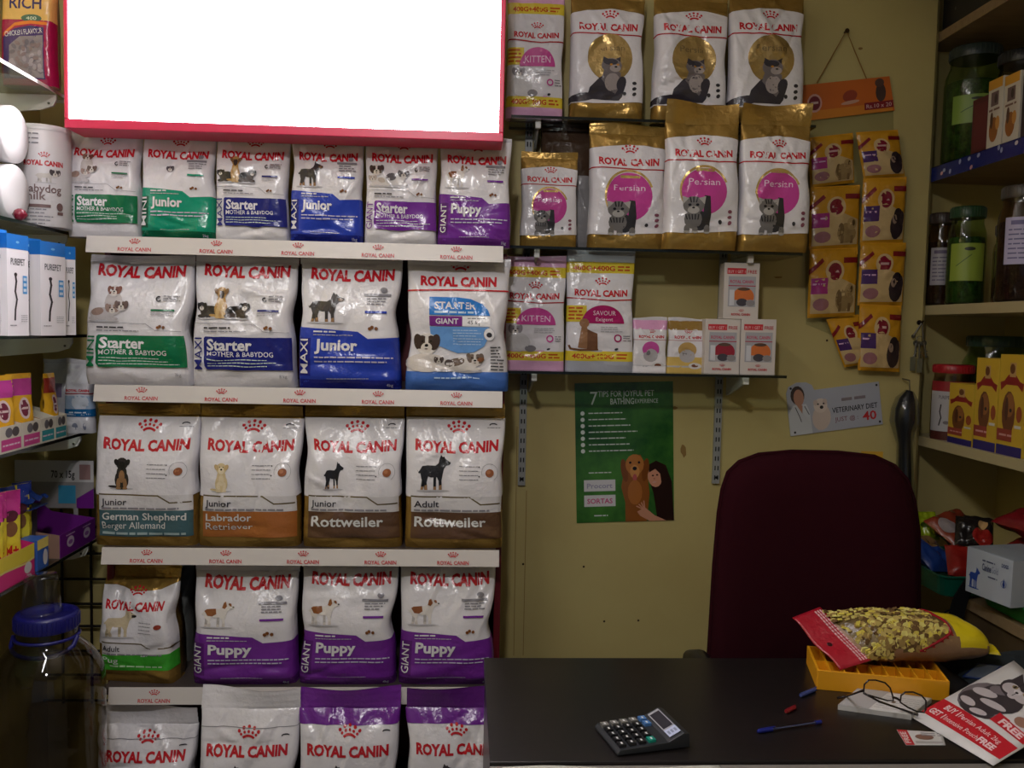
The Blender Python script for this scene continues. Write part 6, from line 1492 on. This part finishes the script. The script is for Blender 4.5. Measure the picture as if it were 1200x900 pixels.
face_box('plain_box', 2.545, 2.462, RS[1]+.003, 114, .06, 1.470, 'plain dark maroon box between the big green jar and the white boxes', 'box', (82, 24, 34), lambda A, w, h, rnd: A.rect(G((96, 30, 40)), -.4*w, .1*h, .4*w, .9*h))
def a_yel(A, w, h, rnd):
    rb = G((140, 26, 30)); bn = G((110, 64, 34))
    A.rect(G((206, 170, 50)), -.5*w, 0, .5*w, h)
    A.poly(rb, [(-.42*w, .64*h), (-.46*w, .72*h), (-.3*w, .74*h), (-.15*w, .80*h), (.15*w, .80*h), (.3*w, .74*h), (.46*w, .72*h), (.42*w, .64*h), (.22*w, .70*h), (-.22*w, .70*h)]); A.rect(G((190, 150, 100)), -.1*w, .78*h, .14*w, .92*h); A.ell(bn, .0, .86*h, .1*w, .05*h)
    A.ell(bn, -.08*w, .42*h, .26*w, .22*h); A.ell(G((150, 96, 50)), -.05*w, .50*h, .18*w, .12*h); A.ell(G((80, 44, 28)), -.16*w, .46*h, .07*w, .12*h); A.ell(BLACKM, .0, .45*h, .05*w, .02*h)
    A.ell(G((150, 70, 40)), .34*w, .42*h, .11*w, .08*h); A.rect(G((206, 204, 200)), .18*w, .28*h, .44*w, .31*h); A.rect(G((150, 60, 50)), -.5*w, .14*h, .1*w, .26*h); A.rect(G((40, 30, 110)), -.5*w, 0, .5*w, .10*h)
    A.fuzz(G((206, 150, 150)), -.4*w, .1*w, .19*h, .02*h, rnd)
BLACKM = G(BLACK)
gyb = 'yellow biscuit boxes on the right shelf'
face_box('biscuit_box', 2.575, 2.448, RS[3], 450, .06, 1.462, 'short yellow biscuit box beside the red lidded jar on the right shelf', 'box', (206, 176, 56), a_yel, gyb)
face_box('biscuit_box', 2.44, 2.335, RS[3], 420, .06, 1.462, 'tall yellow biscuit box right of the short one on the right shelf', 'box', (206, 176, 56), a_yel, gyb)
face_box('biscuit_box', 2.33, 2.22, RS[3], 416, .06, 1.462, 'tall yellow biscuit box cut by the right picture edge', 'box', (206, 176, 56), a_yel, gyb)
def a_dark(A, w, h, rnd):
    A.rect(G((34, 32, 34)), -.48*w, .03*h, .48*w, .97*h)
    for k in range(9): A.ell(G((96, 94, 96)), rnd.uniform(-.4, .45)*w, rnd.uniform(.1, .6)*h, .012*w, .02*h, rnd.uniform(0, 90), n=7)
face_box('black_box', 2.72, 2.25, RS[0], -60, .2, 1.46, 'long black box on the top right shelf in the corner', 'box', (28, 27, 28), a_dark)

# trays and packets on the lowest right shelf
def open_tray(x0, y0, x1, y1, z, h, col, lb, nm='plastic_tray'):
    m_ = M(col, 'plastic'); o = empty(nm, ((x0+x1)/2, (y0+y1)/2, z), lb, 'tray'); w, d = x1-x0, y1-y0; mb = MB(); k = 8; t = .004; r = .03
    def ringpts(gr, zz_):
        a, b = w/2+gr, d/2+gr; out = []
        for cx, cy, s in ((a-r, b-r, 0), (-a+r, b-r, 90), (-a+r, -b+r, 180), (a-r, -b+r, 270)):
            for i in range(5): q_ = R(s+22.5*i); out.append((cx+r*math.cos(q_), cy+r*math.sin(q_), zz_))
        return out
    rings = [ringpts(-.018, .0), ringpts(-.012, .004), ringpts(0, h-.006), ringpts(.006, h-.004), ringpts(.006, h), ringpts(0, h), ringpts(-t, h-.004), ringpts(-.02, .005)]; n = len(rings[0]); vs = [p for rg in rings for p in rg]; fs = []
    for j in range(len(rings)-1):
        for i in range(n): i2 = (i+1) % n; fs.append((j*n+i, j*n+i2, (j+1)*n+i2, (j+1)*n+i))
    fs += [tuple(reversed(range(n))), tuple(range(len(vs)-n, len(vs)))]
    mb.add(vs, fs, m_, smooth=False); mb.build('tray_shell', o); return o
open_tray(1.315, 2.305, 1.57, 2.64, RS[4]+.0005, .064, (8, 96, 76), 'teal green plastic tray of packets at the far end of the lowest right shelf')
open_tray(1.398, 2.03, 1.62, 2.285, RS[4]+.0005, .050, (12, 112, 44), 'bright green plastic tray under the white and blue dog box')
def packet(c, size, ang, col, lb, patch=None, seed=1, tilt=(0, 0)):
    w, d, h = size; mb = MB(); so = Vector((seed*5.1, 0, 0)); mt_ = F(col)
    def S(u, v, s):
        a, b = 2*u-1, 2*v-1; e = max(0, (1-a**4)*(1-b**4))**.5
        return Vector((a*w/2, b*d/2, s*h/2*e + .010*noise.noise(Vector((a*2.5, b*2.5, s))+so)*(.3+e)))
    mb.grid(lambda u, v: S(u, v, 1), 18, 14, mt_); k = len(mb.v); mb.grid(lambda u, v: S(u, 1-v, -1), 18, 14, mt_)
    A = Art()
    for (pc, px0, pz0, px1, pz1) in (patch or []): A.ell(F(pc), (px0+px1)/2, (pz0+pz1)/2, (px1-px0)/2, (pz1-pz0)/2, n=18)
    lay(mb, A, lambda x, z, off: (S(min(1, max(0, x)), min(1, max(0, z)), 1)+Vector((0, 0, off+.0006)), (0, 0, 1)), cuts(0, 1, 18), cuts(0, 1, 14), bounds=(0, 0, 1, 1)); 
    for i in range(len(mb.n)): mb.n[i] = None
    o = mb.build('treat_packet', rot=(R(tilt[0]), R(tilt[1]), R(ang))); o.location = c
    return tag(o, lb, 'packet', 'packets heaped in the teal tray')
def pk_at(px, py, Y): return atY(px, py, Y)
zt_ = RS[4]
packet((1.39, 2.51, zt_+.075), (.12, .15, .045), 20, (30, 60, 130), 'blue packet at the left of the teal tray, nearest the chair', [((110, 86, 56), .35, .5, .8, .95)], 1, (30, 8))
packet((1.435, 2.375, zt_+.080), (.13, .11, .045), -15, (140, 30, 26), 'red packet with tan dog pictures at the front of the teal tray', [((190, 130, 80), .5, .1, .95, .6), ((196, 150, 70), .6, .6, .9, .95)], 2, (38, 8))
packet((1.51, 2.585, zt_+.135), (.15, .13, .045), 25, (128, 52, 34), 'rust brown packet on top of the heap in the teal tray', [((150, 140, 140), .05, .3, .4, .8)], 3, (30, -10))
packet((1.50, 2.475, zt_+.15), (.10, .11, .04), -30, (30, 26, 26), 'black packet with a red corner in the middle of the heap', [((150, 34, 30), .45, .0, 1, .5), ((196, 160, 110), .6, .5, .85, .8)], 4, (40, 0))
packet((1.455, 2.665, zt_+.125), (.08, .09, .035), 0, (150, 170, 30), 'yellow green packet at the back left of the teal tray', [((70, 90, 20), .2, .4, .8, .6)], 5, (65, 0))
packet((1.635, 2.37, zt_+.20), (.22, .15, .06), -80, (132, 26, 34), 'big red packet lying behind the white and blue dog box', [((200, 150, 150), .3, .4, .55, .52)], 6, (14, 0))
packet((1.655, 2.36, zt_+.125), (.20, .14, .05), -80, (120, 30, 28), 'second big red packet tucked under the first behind the dog box', None, 7, (14, 0))
# white box with blue dog
zb = RS[4]+.0515; hb = .118; pa, pb = atZ(1131, 692, zb), atZ(1184, 713, zb); w = (pb-pa).length
wb_ = empty('dog_product_box', (pa+pb)/2, 'white box with a blue dog silhouette on the bright green tray', 'box', rotz=math.atan2(pb.y-pa.y, pb.x-pa.x))
d = .17; mb = MB(); mb.span((-w/2, 0, 0), (w/2, d, hb), G((176, 184, 198))); A = Art(); dm = lambda c: G((24, 62, 150))
dog_stand(A, -.44*w, .14*hb, .26*w, .48*hb, (24, 62, 150), (24, 62, 150), flip=False, F=dm); A.text(G((60, 66, 100)), 'Canine', -.14*w, .60*hb, .15*hb, w=.2*w, bold=.02); A.text(G((120, 126, 150)), 'Gold', .07*w, .60*hb, .15*hb, w=.14*w)
A.fuzz(G((70, 76, 110)), -.14*w, .14*w, .80*hb, .03*hb, random.Random(1)); A.fuzz(G((70, 76, 110)), .0*w, .2*w, .48*hb, .03*hb, random.Random(2)); A.text(G((50, 60, 110)), 'DOGS', .28*w, .80*hb, .08*hb, w=.14*w, bold=.02)
A.ring(G((50, 90, 170)), .34*w, .45*hb, .06*w, .06*w, .006*w, n=20); A.poly(G((30, 60, 140)), [(.34*w, .58*hb), (.365*w, .44*hb), (.34*w, .36*hb), (.315*w, .44*hb)])
lay(mb, A, flat(), base=.0003); mb.build('box_body', wb_, bevel=.001)
mb = MB(); mb.span((-w/2, .004, hb), (w/2, d*.52, hb+.001), G((150, 160, 172))); mb.span((-w/2, d*.53, hb), (w/2, d, hb+.001), G((150, 160, 172))); mb.build('top_flap', wb_)
# black strap with its buckle over the shelf edge
sb0 = atY(1126, 694, 2.293); st = empty('black_strap', sb0, 'black strap with a loop and buckle hanging below the green trays', 'strap'); sm_ = M((20, 20, 22), 'matte'); L_ = lambda px, py, Y: atY(px, py, Y) - sb0
cn = [L_(1146, 672, 2.293), L_(1137, 684, 2.293), L_(1127, 700, 2.293), L_(1122, 718, 2.293), L_(1118, 735, 2.293)]
mb = MB(); vs = []
for p_ in cn: vs += [p_+Vector((-.022, 0, 0)), p_+Vector((.022, 0, .004)), p_+Vector((.022, .004, .004)), p_+Vector((-.022, .004, 0))]
fs = []
for i in range(len(cn)-1):
    for k in range(4): fs.append((i*4+k, i*4+(k+1) % 4, (i+1)*4+(k+1) % 4, (i+1)*4+k))
mb.add(vs, [tuple(reversed(f)) for f in fs], sm_); mb.build('webbing', st)
mb = MB(); c_ = L_(1112, 722, 2.31); mb.tube([c_+Vector((.016*math.cos(a*.4), 0, .016*math.sin(a*.4))) for a in range(16)], .0022, sm_, closed=True, n=6); mb.build('loop', st)
mb = MB(); c_ = L_(1124, 741, 2.31); mb.lathe([(.004, -.03), (.02, -.02), (.024, 0), (.016, .02), (.003, .03)], M((28, 30, 44), 'plastic'), c=c_, axis=(1, 0, -.4), n=14); mb.tube([c_+Vector((.02, 0, -.01)), c_+Vector((.035, 0, -.02)), c_+Vector((.04, 0, -.035))], .004, sm_); mb.build('buckle', st)
